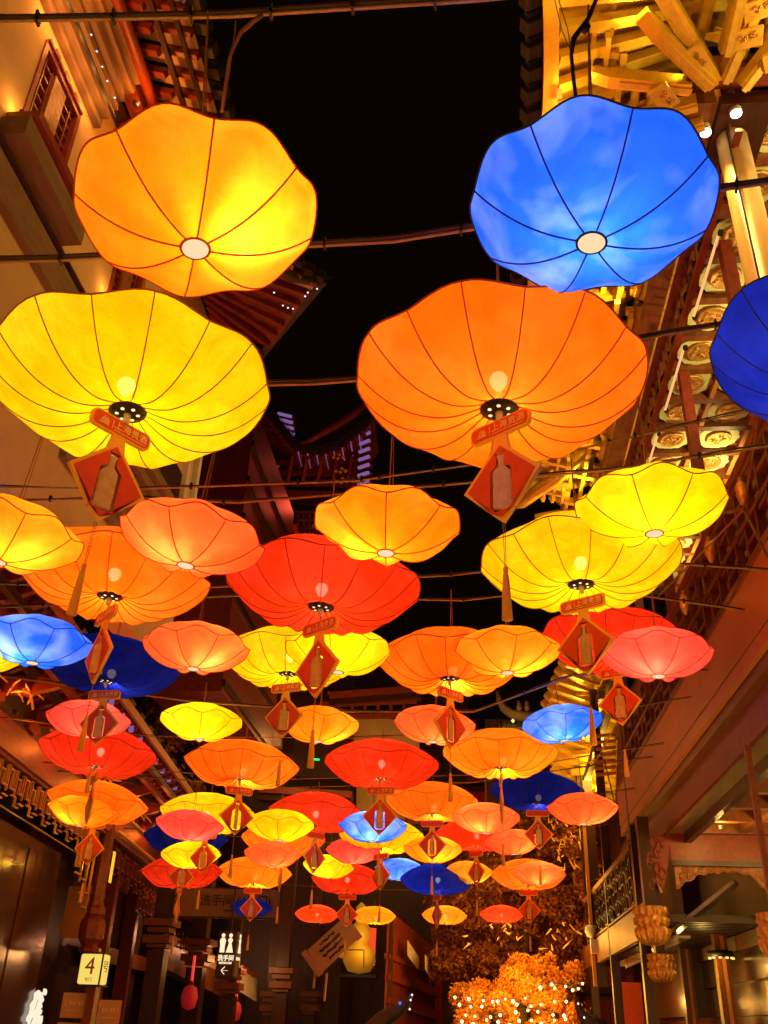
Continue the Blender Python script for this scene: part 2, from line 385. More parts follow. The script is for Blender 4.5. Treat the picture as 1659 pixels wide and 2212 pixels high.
# porch ceiling grid under the gallery
for k in range(12):
    y = 15.8 - k*0.97
    rpc('ceiling_beam', 'brownwood', y-0.07, y+0.07, 3.50, 6.0, 4.47, 4.66)
for x in (4.28, 5.1, 5.9): rpc('ceiling_beam', 'brownwood', 5.0, 15.9, x-0.06, x+0.06, 4.475, 4.665)
CEL = MB().box((0,0,0), (1,1,1)).mesh('ceiling_panel', M['celadon'])
for k in range(11):
    for j in range(3):
        y = 15.31-k*0.97; x = 3.88+j*0.82
        p = rpc('ceiling_panel', 'celadon', y-0.38, y+0.38, x-0.32, x+0.32, 4.70, 4.72)
# carved flame ornament on each panel of the porch ceiling
def swirl_mesh(name, m, n, rx, ry, seed, t=0.018, turns=1.1):
    rnd = random.Random(seed); mb = MB()
    for i in range(n):
        x, y = rnd.uniform(-rx, rx), rnd.uniform(-ry, ry); r0 = rnd.uniform(0.25, 0.5)*min(rx, ry)*0.8; a0 = rnd.uniform(0, 6.28); sg = rnd.choice((-1, 1))
        pts = [(x + r0*(1-q*0.8)*math.cos(a0+sg*q*turns*6.28), y + r0*(1-q*0.8)*math.sin(a0+sg*q*turns*6.28), 0) for q in [j/8 for j in range(9)]]
        mb.tube(pts, [t*(1-0.5*j/8) for j in range(9)], 5)
    return mb.mesh(name, m, smooth=True)
PSW = swirl_mesh('panel_carving', M['golddull'], 7, 0.26, 0.22, 3)
for k in range(8):
    y = 15.31-k*0.97
    o = bpy.data.objects.new('panel_carving', PSW); link(o, RB); o.location = Vector((3.88, y, 4.695)) - ORG[RB.name]
rpc('cross_beam', 'redwood', 15.95, 16.15, 3.16, 6.0, 4.08, 4.66)
rpc('cross_beam', 'darkwood', 15.9, 16.0, 3.16, 6.0, 4.00, 4.08)
# lower storey: columns along the arcade, cladding, doors
for y in (9.4, 12.7): rpc('lower_column', 'redwood', y-0.13, y+0.13, 4.45, 4.71, 0, 4.4)
# medallion ceiling of the upper gallery, z = 10.1
rpc('ceiling_board', 'darkwood', 6.55, FARY, 2.96, 4.75, 10.22, 10.26)
LOB = [(0.325*(1+0.04*math.cos(12*a))*math.cos(a), 0.315*(1+0.035*math.cos(12*a))*math.sin(a)) for a in [2*math.pi*i/48 for i in range(48)]]
PAN = MB().prism(LOB, (0,0,0), (1,0,0), (0,1,0), (0,0,1), 0.03).mesh('ceiling_panel', M['celadon'])
md = MB(); prof = [(0.001, -0.035), (0.05, -0.035), (0.08, -0.022), (0.12, -0.036), (0.155, -0.024), (0.175, -0.04), (0.195, -0.035), (0.205, 0)]
md.lathe(prof, 28, mod=lambda t, r, z: 1+0.03*math.sin(9*t+40*r)); MED = md.mesh('medallion', M['golddull'], smooth=True)
cor = MB()
for sx in (-1, 1):
    for sy in (-1, 1):
        cor.prism([(sx*0.36, sy*0.35), (sx*0.36, sy*0.2), (sx*0.29, sy*0.235), (sx*0.235, sy*0.28), (sx*0.21, sy*0.35)], (0,0,-0.005), (1,0,0), (0,1,0), (0,0,1), 0.02)
CORN = cor.mesh('corner_carving', M['redwood'])
MSW = swirl_mesh('medallion_relief', M['golddull'], 9, 0.11, 0.11, 5, 0.012)
for k in range(2, 18):
    y = 5.45 + 0.7465*k
    for j in range(2):
        x = 3.33 + 0.745*j
        for nm, me, z in (('ceiling_panel', PAN, 10.16), ('medallion', MED, 10.16), ('corner_carving', CORN, 10.2), ('medallion_relief', MSW, 10.125)):
            o = bpy.data.objects.new(nm, me); link(o, RB); o.location = Vector((x, y, z)) - ORG[RB.name]
            if nm == 'medallion_relief': o.rotation_euler = (0, 0, random.uniform(0, 6))
for k in range(2, 19):
    y = 5.45 + 0.7465*(k-0.5)
    rpc('ceiling_beam', 'brownwood', y-0.06, y+0.06, 2.98, 4.5, 10.08, 10.218)
for x in (2.955, 3.70, 4.46): rpc('ceiling_beam', 'salmonboard' if x > 3 else 'brownwood', 6.55, FARY, x-0.035, x+0.035, 10.09, 10.215)
# inner wall timbers below that ceiling
for z, h, m in ((9.75, 0.22, 'brownwood'), (9.35, 0.14, 'redwood'), (9.0, 0.2, 'brownwood'), (8.6, 0.12, 'redwood')):
    rpc('wall_rail', m, 3.0, FARY, 4.62-h*0.3, 4.75, z, z+h)
for k in range(8): rpc('wall_post', 'redwood', 5+k*1.95-0.1, 5+k*1.95+0.1, 4.6, 4.75, 5.3, 9.0)
# fret frieze hanging from the outer beam, and pink neon below it
rpc('outer_beam', 'brownwood', 6.5, FARY, 2.34, 2.62, 10.05, 10.55)
rpc('outer_beam', 'goldpaint', 6.5, FARY, 2.62, 2.68, 10.15, 10.5)
rpc('outer_beam', 'redwood', 6.5, FARY, 2.68, 2.88, 10.25, 10.7)
fret(RB, M['brownwood'], FR, 6.7, FARY, 9.78, 10.22, 0.1, 0.44, 0.022, 0.03)
rpc('frieze_rail', 'redwood', 6.6, FARY, 2.78, 2.86, 9.72, 9.76)
for k in range(1, 6):
    a = 5.95+2.06*k
    nt_ = thing('neon_tube', (2.9, a, 9.71), ['', 'pink neon tube right of the blue lantern, nearest in full view', 'pink neon tube under the fretwork frieze, second in full view',
       'pink neon tube above the yellow lotus lantern on the right', 'pink neon tube under the frieze hidden behind the yellow lotus lantern', 'pink neon tube at the far end of the gallery frieze'][k], 'light', 'pink neon tubes along the gallery')
    MB().tube([(2.92, a, 9.70), (2.92, a+1.38, 9.70)], 0.017, 8).build('tube', G['neon'], nt_, True)
    MB().box((2.94, a-0.03, 9.71), (0.05, 0.06, 0.05)).box((2.94, a+1.41, 9.71), (0.05, 0.06, 0.05)).build('end_cap', M['black'], nt_)
# gallery railing of chunky fret bars
kz = 0
for row in range(2):
    z0 = 5.98+row*0.52
    for i in range(36):
        s = 4.0 + i*0.42 + (0.21 if row else 0)
        if s > FARY-0.4: break
        rpc('railing_bar', 'brownwood', s-0.025, s+0.025, 2.955, 3.045, z0+0.03, z0+0.43)
        if i % 2: rpc('railing_bar', 'brownwood', s+0.027, s+0.40, 2.96, 3.04, z0+0.20, z0+0.25)
        else: rpc('railing_bar', 'brownwood', s+0.027, s+0.30, 2.96, 3.04, z0+0.36, z0+0.41)
    rpc('railing_rail', 'brownwood', 3.0, FARY, 2.95, 3.05, z0+0.435, z0+0.50)
rpc('railing_rail', 'redwood', 3.0, FARY, 2.93, 3.07, 7.02, 7.12)
for k in range(1, 6): rpc('gallery_post', 'redwood', 5.9+k*2.55-0.07, 5.9+k*2.55+0.07, 3.06, 3.2, 5.94, 10.0)
# window lattices of the inner wall, seen above the railing
for i in range(22):
    s = 5.2+i*0.62
    rpc('window_bar', 'redwood', s-0.02, s+0.02, 4.58, 4.64, 7.2, 8.6)
for z in (7.4, 7.7, 8.0, 8.3): rpc('window_bar', 'redwood', 5, FARY, 4.59, 4.63, z, z+0.04)
# --- gilded eaves: soffit boards, rafters, edge board, dark tiles
def edgeX(y):      # outline of the eave edge
    x = 0.84 - 0.010*(y-6.7)
    if y < 6.6: x -= 0.055*(6.6-y)**1.6
    if y > 13.0: x -= 0.020*(y-13.0)**1.8
    return x
def edgeZ(y):
    z = 10.1
    if y < 6.6: z += 0.05*(6.6-y)**1.8
    if y > 12.6: z += 0.055*(y-12.6)**1.8
    return z
ys = [3.2+0.25*i for i in range(51)]
sof = MB()
for a, b in zip(ys[:-1], ys[1:]):
    sof.quad((edgeX(a), a, edgeZ(a)+0.12), (edgeX(b), b, edgeZ(b)+0.12), (2.36, b, 10.95), (2.36, a, 10.95))
sof.build('soffit', M['gold'], RB)
for i, y in enumerate([3.6+0.3*k for k in range(40)]):
    fan = 0
    if y < 6.6: fan = (6.6-y)*0.28
    if y > 13: fan = -(y-13)*0.42
    x0, z0 = edgeX(y), edgeZ(y)
    pbar('rafter', M['gold'], RB, (x0+0.14, y, z0+0.02+0.06), (2.34, y+fan, 10.84), 0.115, 0.12)
eb = MB(); tb = MB()
for a, b in zip(ys[:-1], ys[1:]):
    pa = Vector((edgeX(a), a, edgeZ(a))); pb = Vector((edgeX(b), b, edgeZ(b)+0.0))
    eb.add([pa, pb, pb+Vector((0.15,0,0.0)), pa+Vector((0.15,0,0.0)), pa+Vector((0,0,0.16)), pb+Vector((0,0,0.16)), pb+Vector((0.15,0,0.1)), pa+Vector((0.15,0,0.1))],
           [(0,3,2,1), (0,1,5,4), (3,7,6,2), (4,5,6,7)])
eb.build('eave_board', M['gold'], RB)
for i, (a, b) in enumerate(zip(ys[:-1], ys[1:])):
    pa = Vector((edgeX(a)-0.16, a, edgeZ(a)+0.20))
    t = MB().lathe([(0.07, -0.10), (0.075, -0.1), (0.075, 0.55)], 8); me = None
    pbar('roof_tile', M['tile'], RB, pa, (2.4, pa.y, 11.6), 0.23, 0.07)
    pbar('tile_end', M['tile'], RB, pa+Vector((-0.03, 0, -0.05)), pa+Vector((0.12, 0, 0.03)), 0.14, 0.14)
# upturned far corner: gilded hip beam with dragon-head end
hb = MB(); hp = [Vector((2.3, 13.6, 10.7)), Vector((1.6, 14.4, 10.35)), Vector((1.0, 15.1, 10.25)), Vector((0.62, 15.55, 10.45)), Vector((0.45, 15.75, 10.75))]
hb.tube(hp, [0.13, 0.13, 0.12, 0.10, 0.05], 8); hb.build('hip_beam', M['gold'], RB, True)
# bracket sets under the soffit
def bracket(par, x, y, z, s=1.0, side=1, kinds=(0, 1, 2)):
    for k in kinds:
        w = (0.34+0.2*k)*s; zz = z+0.13*k*s; xx = x-0.2*k*side*s
        arm = MB()
        pts = [(-w, 0.05), (-w*0.86, -0.03), (-w*0.5, -0.06), (w*0.5, -0.06), (w*0.86, -0.03), (w, 0.05), (w*0.9, 0.07), (-w*0.9, 0.07)]
        arm.prism([(a, b*s) for a, b in pts], (xx, y, zz), (0,1,0), (0,0,1), (1,0,0), 0.07*s)
        arm.build('bracket_arm', M['gold'], par)
        for q in (-w*0.88, 0, w*0.88):
            piece('bracket_block', M['gold'], par, (xx+0.035, y+q, zz+0.105*s), (0.12*s, 0.12*s, 0.065*s))
    L = 0.75*s
    tg = MB().prism([(0, -0.05), (L*0.8, -0.05), (L+0.12, -0.0), (L*0.92, 0.06), (L+0.02, 0.12), (L*0.7, 0.08), (0, 0.06)], (x+0.15*side, y-0.05*s, z+0.02), (-side,0,0.25), (0,0,1), (0,1,0), 0.1*s)
    tg.build('bracket_tongue', M['gold'], par)
for k in range(9): bracket(RB, 2.26, 7.35+k*1.02, 10.34)
for q_ in ((1.95, 6.75, 10.2, 0.8), (1.45, 6.1, 10.35, 0.7), (1.9, 4.6, 10.45, 0.7), (3.6, 5.3, 10.4, 0.7), (2.9, 3.9, 10.5, 0.7), (3.9, 6.1, 10.3, 0.75)): bracket(RB, q_[0], q_[1], q_[2], q_[3])
for k in range(8): bracket(RB, 1.72, 7.86+k*1.02, 10.30, 0.8)
for k in range(9):
    piece('bracket_plate', M['golddull'], RB, (1.75, 7.35+k*1.02, 10.52), (0.03, 0.34, 0.2), (Vector((0.8,0.0,0.6)), Vector((0,1,0)), Vector((-0.6,0,0.8))))
    pbar('bracket_tongue', M['gold'], RB, (1.3, 7.86+k*1.02, 10.42), (2.2, 7.86+k*1.02, 10.6), 0.09, 0.12)
pbar('eave_purlin', M['gold'], RB, (1.5, 4, 10.62), (1.5, 15, 10.62), 0.1, 0.1)
# near corner cluster of long gilded arms crossing over the column head
node = Vector((2.52, 6.2, 10.02))
for a, b, w in (((1.62, 5.0, 10.25), node, 0.15), ((1.85, 5.62, 10.0), node+Vector((-0.05,-0.02,-0.08)), 0.14), ((2.9, 5.15, 10.3), node+Vector((0.1,0,0)), 0.13), ((2.62, 4.6, 10.3), node+Vector((0.05,-0.3,0)), 0.13), ((1.5, 6.25, 10.2), node+Vector((-0.2,0.1,0.05)), 0.13), ((1.55, 6.75, 10.1), node+Vector((-0.1,0.3,0.05)), 0.12), ((1.9, 7.0, 10.0), node+Vector((0,0.5,0)), 0.12), ((3.3, 5.6, 10.3), node+Vector((0.3,0.1,0)), 0.12)):
    a = Vector(a); d = (b-a).normalized()
    pbar('corner_arm', M['gold'], RB, a, b, w, w*1.25)
    pbar('arm_fillet', M['goldpaint'], RB, a+d*0.1+Vector((0,0,-w*0.66)), b+Vector((0,0,-w*0.66)), w*0.45, 0.03)
    for q_ in (): pbar('arm_band', M['gold'], RB, a.lerp(b, q_)+Vector((0,0,-0.004)), a.lerp(b, q_+0.035)+Vector((0,0,-0.004)), w*1.12, w*1.42)
    tip = MB(); sd = d.cross(Vector((0,0,1))).normalized()
    tip.prism([(0, -w*0.62), (-w*1.5, -w*0.1), (-w*1.1, w*0.25), (-w*1.4, w*0.62), (0, w*0.62)], a-sd*(w/2), d, Vector((0,0,1)), sd, w)
    tip.build('arm_tip', M['gold'], RB)
PLM = swirl_mesh('plate_carving', M['golddull'], 8, 0.1, 0.07, 9, 0.010)
for c, rz in (((2.28, 5.92, 9.95), 0.9), ((2.05, 6.35, 9.98), 0.9), ((2.72, 5.75, 9.98), -0.2), ((2.15, 6.9, 9.9), 0.3), ((3.1, 6.0, 10.0), -0.4), ((2.8, 5.5, 10.05), -0.3)):
    ax = (Vector((math.cos(rz), math.sin(rz), 0)), Vector((-math.sin(rz), math.cos(rz), 0)), Vector((0,0,1)))
    piece('carved_plate', M['goldpaint'], RB, c, (0.30, 0.20, 0.03), ax)
    o = bpy.data.objects.new('plate_carving', PLM); link(o, RB)
    o.matrix_basis = Matrix.Translation(Vector(c)-Vector((0,0,0.02))-ORG[RB.name]) @ Matrix.Rotation(rz, 4, 'Z')
for (bx_, by_) in ((3.2, 5.4), (2.2, 4.4)):  # lamps added to brighten the dark gilded boards
    ul = thing('eave_uplight', (bx_, by_, 9.7), 'small warm uplight added below the gilded boards at the top right corner' if bx_ > 3 else 'small warm uplight added below the crossing gilded arms at the top right', 'light', 'uplights under the gold eaves')
    MB().lathe([(0.02, 0), (0.035, 0.03)], 10, (bx_, by_, 9.62)).build('body', M['black'], ul)
    lamp('POINT', (bx_, by_, 9.72), 24, (1, 0.70, 0.22), size=0.04, parent=ul)
for i, (y0, y1, z) in enumerate(((3.0, 3.9, 10.5), (3.95, 4.3, 10.42), (4.35, 5.05, 10.55), (5.1, 5.35, 10.45))): rpc('gilded_board', 'gold', y0, y1, 2.45, 4.6, z, z+0.06)
rpc('corner_soffit', 'gold', 2.0, 6.5, 2.3, 4.74, 10.97, 11.0)
for k in range(8): rpc('rafter', 'gold', 2.4+k*0.5, 2.52+k*0.5, 2.36, 4.7, 10.84, 10.96)
for k in range(3): pbar('eave_purlin', M['gold'], RB, (2.5+k*0.75, 2.0, 10.78), (2.5+k*0.75, 6.45, 10.78), 0.12, 0.10)
for k in range(3): bracket(RB, 3.0+k*0.62, 6.05, 10.3, 0.75)
for k in range(3): bracket(RB, 3.1+k*0.6, 4.9, 10.45, 0.75)
rpc('column_head', 'redwood', 6.25, 6.5, 2.45, 4.6, 10.26, 10.46)
rpc('column_head', 'darkwood', 6.5, 7.3, 2.66, 3.2, 10.02, 10.2)
# columns
cb = MB().lathe([(0.165, 0), (0.165, 5), (0.16, 10.2)], 32, (2.87, 6.95, 0)); cb.build('column', M['cream_col'], RB, True)
MB().tube([(2.775, 6.80, 0), (2.775, 6.80, 10.1)], 0.010, 6).build('column_cable', M['black'], RB)

# spot lamps over the near column
for k, (b, t) in enumerate((((2.82, 6.58, 9.98), (2.80, 6.55, 10.30)), ((2.56, 6.80, 9.98), (2.54, 6.77, 10.30)))):
    b, t = Vector(b), Vector(t)
    sp = thing('spot_lamp', b, ['brass cylinder spotlight nearest the right edge, shining down on the cream column', 'brass cylinder spotlight left of its twin, right of the bright blue lantern'][k], 'spotlight', 'brass spotlights above the column')
    MB().tube([t, b], 0.062, 20).build('body', M['metal'], sp, True)
    MB().tube([b+Vector((0,0,-0.003)), b+Vector((0,0,-0.018))], 0.056, 20).build('lens', G['spot'], sp, True)
    lamp('SPOT', b+Vector((0,0,-0.05)), 150 if k == 0 else 110, (1, 0.66, 0.30), (2.93, 6.95, 6.5), 0.04, 34, 0.6, sp, 'spot_light')
# uplights for the gold soffit
for k in range(7):
    y = 4.6+k*1.65
    ul = thing('eave_uplight', (2.30, y, 10.08), ['nearest', 'second', 'third', 'fourth', 'fifth', 'sixth', 'farthest'][k]+' small warm uplight along the outer beam washing the gold eaves', 'light', 'uplights under the gold eaves')
    MB().lathe([(0.03, 0), (0.045, 0.02), (0.045, 0.06)], 12, (2.30, y, 10.05)).build('body', M['black'], ul)
    lamp('SPOT', (2.24, y, 10.12), 105, (1, 0.70, 0.20), (1.2, y+0.1, 10.6), 0.05, 150, 0.9, ul, 'uplight')
for k in range(3):
    y = 5.2+k*1.1
    ul = thing('eave_uplight', (0.95, y, 10.0), ['nearest', 'second', 'third', 'fourth', 'fifth', 'sixth', 'farthest'][k]+' small warm lamp clipped behind the gold eave board above the blue lotus', 'light', 'lamps behind the eave board')
    MB().box((1.0, y, 10.06), (0.05, 0.1, 0.03)).build('body', G['goldlamp'], ul)
    lamp('POINT', (1.08, y, 9.98), 12, (1, 0.62, 0.15), size=0.04, parent=ul, name='uplight')
# light of the gallery: long lamps along the inner wall
for k in range(4):
    y = 6.6+k*3.4
    ul = thing('wall_lamp', (4.45, y, 9.3), ['nearest', 'second', 'third', 'fourth', 'fifth', 'sixth', 'farthest'][k]+' warm lamp on the inner wall lighting the medallion ceiling', 'light', 'lamps lighting the medallion ceiling')
    MB().box((4.5, y, 9.2), (0.12, 0.3, 0.06)).build('body', M['metal'], ul)
    MB().box((4.5, y, 9.235), (0.1, 0.28, 0.01)).build('lens', G['goldlamp'], ul)
    lamp('SPOT', (4.42, y, 9.28), 190, (1, 0.86, 0.6), (3.3, y+0.4, 10.2), 0.08, 160, 0.9, ul, 'wall_light')
for k in range(3):  # lamps added to brighten the porch ceiling panels
    y = 8.5+k*2.9
    ul = thing('porch_fill_lamp', (4.69, y, 4.15), ['nearest', 'second', 'third', 'fourth', 'fifth', 'sixth', 'farthest'][k]+' warm lamp added under the porch ceiling on the right', 'light', 'lamps added under the porch ceiling')
    MB().lathe([(0.05, 0), (0.08, 0.05), (0.08, 0.07)], 12, (4.69, y, 4.13)).build('body', M['metal'], ul)
    lamp('POINT', (4.69, y, 4.05), 70, (1, 0.66, 0.30), size=0.08, parent=ul, name='porch_fill_light')
pv = thing('porch_fill_lamp', (3.75, 15.0, 4.42), 'small warm lamp added under the porch ceiling to brighten the carved valance', 'light')  # lamp added in front to bring out the valance carving
MB().lathe([(0.03, 0), (0.05, 0.05)], 10, (3.75, 15.0, 4.40)).build('body', M['black'], pv)
lamp('POINT', (3.75, 14.9, 4.33), 26, (1, 0.66, 0.30), size=0.04, parent=pv)
# carved valance below the cross beam
def vz(x): 
    q = (x-3.3)/(4.75-3.3)
    return 3.82 - 0.0*q + 0.10*math.sin(q*math.pi) - (0.30*max(0, (q-0.72)/0.28)**0.8) - (0.10*max(0, (0.2-q)/0.2)) + 0.02*math.sin(q*44)
xs = [3.2+0.04*i for i in range(41)]
poly = [(x, 4.0) for x in (3.2, 4.8)][::-1]
vp = [(x, vz(x)) for x in xs] + [(4.8, 4.0), (3.2, 4.0)]
MB().prism(vp, (0, 15.98, 0), (1,0,0), (0,0,1), (0,1,0), 0.06).build('carved_valance', M['carved'], RB)
vs = MB(); rv = random.Random(4)
for i in range(46):
    x = rv.uniform(3.28, 4.72); z = rv.uniform(vz(x)+0.07, 3.95); r0 = rv.uniform(0.035, 0.07); a0 = rv.uniform(0, 6.28); sg = rv.choice((-1, 1))
    vs.tube([(x+r0*(1-q*0.75)*math.cos(a0+sg*q*7), 15.975, z+r0*(1-q*0.75)*math.sin(a0+sg*q*7)) for q in [j/9 for j in range(10)]], 0.011, 5)
vs.tube([(x, 15.97, vz(x)+0.03) for x in xs], 0.012, 5)
vs.build('valance_scrollwork', M['carved'], RB, True)
rpc('cross_beam', 'redwood', 15.9, 16.1, 4.8, 5.6, 3.4, 4.0)
# carved hanging posts (flower-basket ends)
def hanging_post(par, x, y, zb, h, r, top, sh=0.7, sm='darkwood'):
    prof = [(r*0.45, 0), (r*0.72, h*0.06), (r*0.9, h*0.18), (r, h*0.30), (r*0.98, h*0.42), (r*0.86, h*0.45), (r*0.86, h*0.49), (r, h*0.52), (r*1.02, h*0.68), (r*0.86, h*0.74), (r*0.88, h*0.78), (r, h*0.82), (r*0.96, h*0.92), (r*0.98, h*0.97), (r*0.9, h)]
    MB().lathe([(a, b) for a, b in prof], 84, (x, y, zb), mod=lambda t, rr, z: (1+0.20*(abs(math.sin(7*t))-0.6) if z < 0.44*h else 1+0.07*math.sin(14*t+(3 if z > 0.7*h else 0)))).build('carved_basket', M['golddull'], par, True)
    MB().box((x, y, (zb+h+top)/2), (r*sh, r*sh, top-zb-h)).build('post_shaft', M[sm], par)
hanging_post(RB, 2.76, 16.0, 2.84, 0.55, 0.26, 4.75)
hanging_post(RB, 2.98, 10.3, 2.30, 0.42, 0.17, 4.4, 0.35, 'brownwood')
hanging_post(RB, 3.05, 17.2, 2.38, 0.42, 0.21, 4.2)
MB().prism([(0, 0), (0.06, -0.5), (0.16, -0.75), (0.24, -0.55), (0.34, -0.1), (0.42, 0.12), (0.1, 0.1)], (2.80, 15.93, 4.35), (1,0,0), (0,0,1), (0,1,0), 0.1).build('carved_bracket', M['redwood'], RB)
cbk = MB()
for i in range(9): 
    z = 4.35-0.08*i; cbk.tube([(2.9+0.10*math.sin(i*1.3)+0.05*math.cos(q*5), 15.92, z+0.08*math.sin(q*5)) for q in [j/7 for j in range(8)]], 0.018, 5)
cbk.build('bracket_scrollwork', M['redwood'], RB, True)

# ================================================================== RIGHT: farther balcony building
R2 = thing('balcony_building', (3.0, 22, 0), 'dark wooden building beyond the gallery with a fretwork balcony railing', 'building')
def r2(n, m, a0, a1, x0, x1, z0, z1, **k): return FR.pc(n, M[m] if isinstance(m, str) else m, R2, a0, a1, 2.9-x1, 2.9-x0, z0, z1, **k)
r2('wall', 'darkwood', 16.4, 34, 4.7, 5.0, 0, 8)
r2('balcony_floor', 'brownwood', 17.2, 29, 2.9, 3.0, 3.1, 3.62)
r2('balcony_soffit', 'darkwood', 17.0, 29, 3.0, 4.7, 3.3, 3.4)
for i in range(30): r2('soffit_slat', 'darkwood', 16.4+i*0.26, 16.4+i*0.26+0.12, 3.05, 4.65, 3.22, 3.29)
r2('balcony_rail', 'brownwood', 18.3, 26.5, 2.88, 2.98, 4.62, 4.72)
r2('balcony_rail', 'brownwood', 18.3, 26.5, 2.9, 2.96, 3.66, 3.70)
fret(R2, M['darkwood'], FR, 18.4, 26.4, 3.74, 4.18, -0.03, 0.5, 0.035, 0.04)
fret(R2, M['darkwood'], FR, 18.6, 26.4, 4.20, 4.60, -0.03, 0.5, 0.035, 0.04)
for y in (18.2, 22.3, 26.5): r2('balcony_post', 'darkwood', y-0.09, y+0.09, 2.9, 3.08, 0, 9)
r2('balcony_post', 'salmonboard', 24.7, 24.78, 2.78, 2.86, 2.6, 7.0)
r2('balcony_post', 'darkwood', 24.78, 25.0, 2.86, 3.1, 2.6, 7.4)
r2('glossy_beam', 'soffit', 16.6, 24, 3.2, 3.45, 3.0, 3.04)
pbar('glossy_beam', M['soffit'], R2, atY(1430, 2035, 17.2), atY(1590, 1905, 16.6), 0.3, 0.06)
r2('cladding_board', 'siding', 16.4, 32, 4.64, 4.69, 1.5, 1.95)
r2('cladding_board', 'siding', 16.4, 32, 4.64, 4.69, 1.97, 2.45)
r2('cladding_board', 'siding', 16.4, 32, 4.62, 4.69, 2.49, 2.95)
r2('cladding_rail', 'brownwood', 16.4, 32, 4.56, 4.69, 2.96, 3.2)
for y in (18.4, 21.5, 26): 
    r2('arcade_post', 'brownwood', y-0.11, y+0.11, 4.2, 4.42, 0, 3.3)
    r2('arcade_post', 'salmonboard', y-0.115, y-0.11, 4.3, 4.36, 0, 3.2)
rl = thing('ring_lamp', (4.3, 18.4, 2.95), 'black ring lamp clamped round a wooden post at lower right', 'light')
MB().lathe([(0.16, 0), (0.22, 0.0), (0.22, 0.1), (0.16, 0.1)], 28, (4.31, 18.4, 2.86)).build('ring', M['black'], rl, True)
for a in range(7):
    t = R(150+a*34); MB().lathe([(0.025, 0), (0.03, 0.03), (0.02, 0.03)], 8, (4.31+0.2*math.cos(t), 18.4+0.2*math.sin(t), 2.83)).build('bulb', G['pinwarm'], rl)
lamp('POINT', (4.0, 18.2, 2.7), 14, (1, 0.7, 0.3), size=0.05, parent=rl)
wl = thing('shop_lamp', (3.8, 24, 2.2), 'warm lamp washing the glossy brown cladding at lower right', 'light')
MB().lathe([(0.04, 0), (0.07, 0.05), (0.07, 0.08)], 10, (3.9, 24, 2.0)).build('body', M['metal'], wl)
lamp('POINT', (3.9, 23.5, 2.3), 40, (1, 0.55, 0.18), size=0.1, parent=wl)
# red lattice window under the balcony
win = thing('red_window', (3.2, 27, 1.2), 'lit red lattice shop window under the balcony at lower right', 'window')
o0 = atY(1400, 2200, 27)
for i in range(5): piece('mullion', M['redwood'], win, o0+Vector((0.32*i, 0, 0.3)), (0.05, 0.06, 1.1))
for z in (-0.1, 0.3, 0.8): piece('crossbar', M['redwood'], win, o0+Vector((0.64, 0, z)), (1.35, 0.05, 0.06))
piece('panel', M['redlan'], win, o0+Vector((0.64, 0.06, 0.3)), (1.3, 0.02, 1.1))
piece('panel', M['boardred'], win, o0+Vector((-0.35, 0.0, 0.2)), (0.5, 0.06, 1.2))
lamp('POINT', o0+Vector((0.2, -0.8, 0.4)), 14, (1, 0.2, 0.08), size=0.1, parent=win)
# security camera on the white post
sc_ = thing('security_camera', atY(1272, 2010, 24.6), 'white dome security camera on a pale post beside the balcony', 'camera')
c0 = atY(1275, 2003, 24.6)
MB().lathe([(0.02, -0.24), (0.10, -0.2), (0.13, -0.1), (0.13, 0.0), (0.07, 0.05)], 16, c0).build('dome', M['camera_white'], sc_, True)
MB().box(c0+Vector((0.05, 0, -0.42)), (0.14, 0.12, 0.3)).build('housing', M['camera_white'], sc_)
MB().bar(c0, c0+Vector((0.25, 0.05, 0.02)), 0.06, 0.06).build('bracket', M['camera_white'], sc_)
lamp('POINT', c0+Vector((-0.5, -0.6, 0.2)), 4, (1, 0.85, 0.6), size=0.05, parent=sc_)
gl = thing('wall_sign', atY(1395, 2080, 20), 'pale slanted light fitting under the balcony beam', 'light')
pbar('panel', M['camera_white'], gl, atY(1352, 2088, 20), atY(1418, 2060, 20), 0.1, 0.05)

# second gilded eave farther down the street
P2 = thing('gilded_pavilion', (2.6, 23, 0), 'farther gilded pavilion eave glowing behind the small blue lotus lantern', 'building')
e2 = MB(); e2o = []
A = atY(1238, 1390, 21); B = atY(1180, 1525, 23.5); Cc = atY(1205, 1680, 27); D_ = atY(1345, 1420, 22.5); E_ = atY(1335, 1720, 27.5); F_ = D_.lerp(E_, 0.5)
e2.quad(A, B, F_, D_).quad(B, Cc, E_, F_).build('soffit', M['gold'], P2)
for i in range(16):
    q = i/15; a = (A.lerp(B, q*2) if q < .5 else B.lerp(Cc, q*2-1)); b = D_.lerp(E_, q)
    pbar('rafter', M['gold'], P2, a+Vector((0,0,-0.06)), b+Vector((0,0,-0.1)), 0.16, 0.14)
    pbar('tile_end', M['goldpaint'], P2, a+Vector((-0.12,0,-0.1)), a+Vector((0.05,0,0.05)), 0.24, 0.2)
for i in range(7):
    q = (i+0.5)/7; c = D_.lerp(E_, q).lerp(A.lerp(Cc, q), 0.4)+Vector((0,0,-0.35))
    for j in range(2):
        pbar('bracket_arm', M['gold'], P2, c+Vector((0.1*j, -0.5+0.1*j, 0.16*j)), c+Vector((0.1*j, 0.5-0.1*j, 0.16*j)), 0.12, 0.14)
        pbar('bracket_tongue', M['gold'], P2, c+Vector((-0.7, 0.2*j, 0.1)), c+Vector((0.4, 0.2*j, 0.2)), 0.1, 0.12)
piece('wall', M['darkwood'], P2, Vector((5.2, 25.5, 6)), (1.6, 8, 8))
for x0, y0, x1, y1, m in ((1300, 1500, 1236, 1690, 'brownwood'), (1330, 1480, 1262, 1700, 'darkwood')):
    pbar('pavilion_beam', M[m], P2, atX(x0, y0, 3.1), atX(x1, y1, 3.1), 0.16, 0.22)
gcent = (A+B+Cc+D_+E_)/5
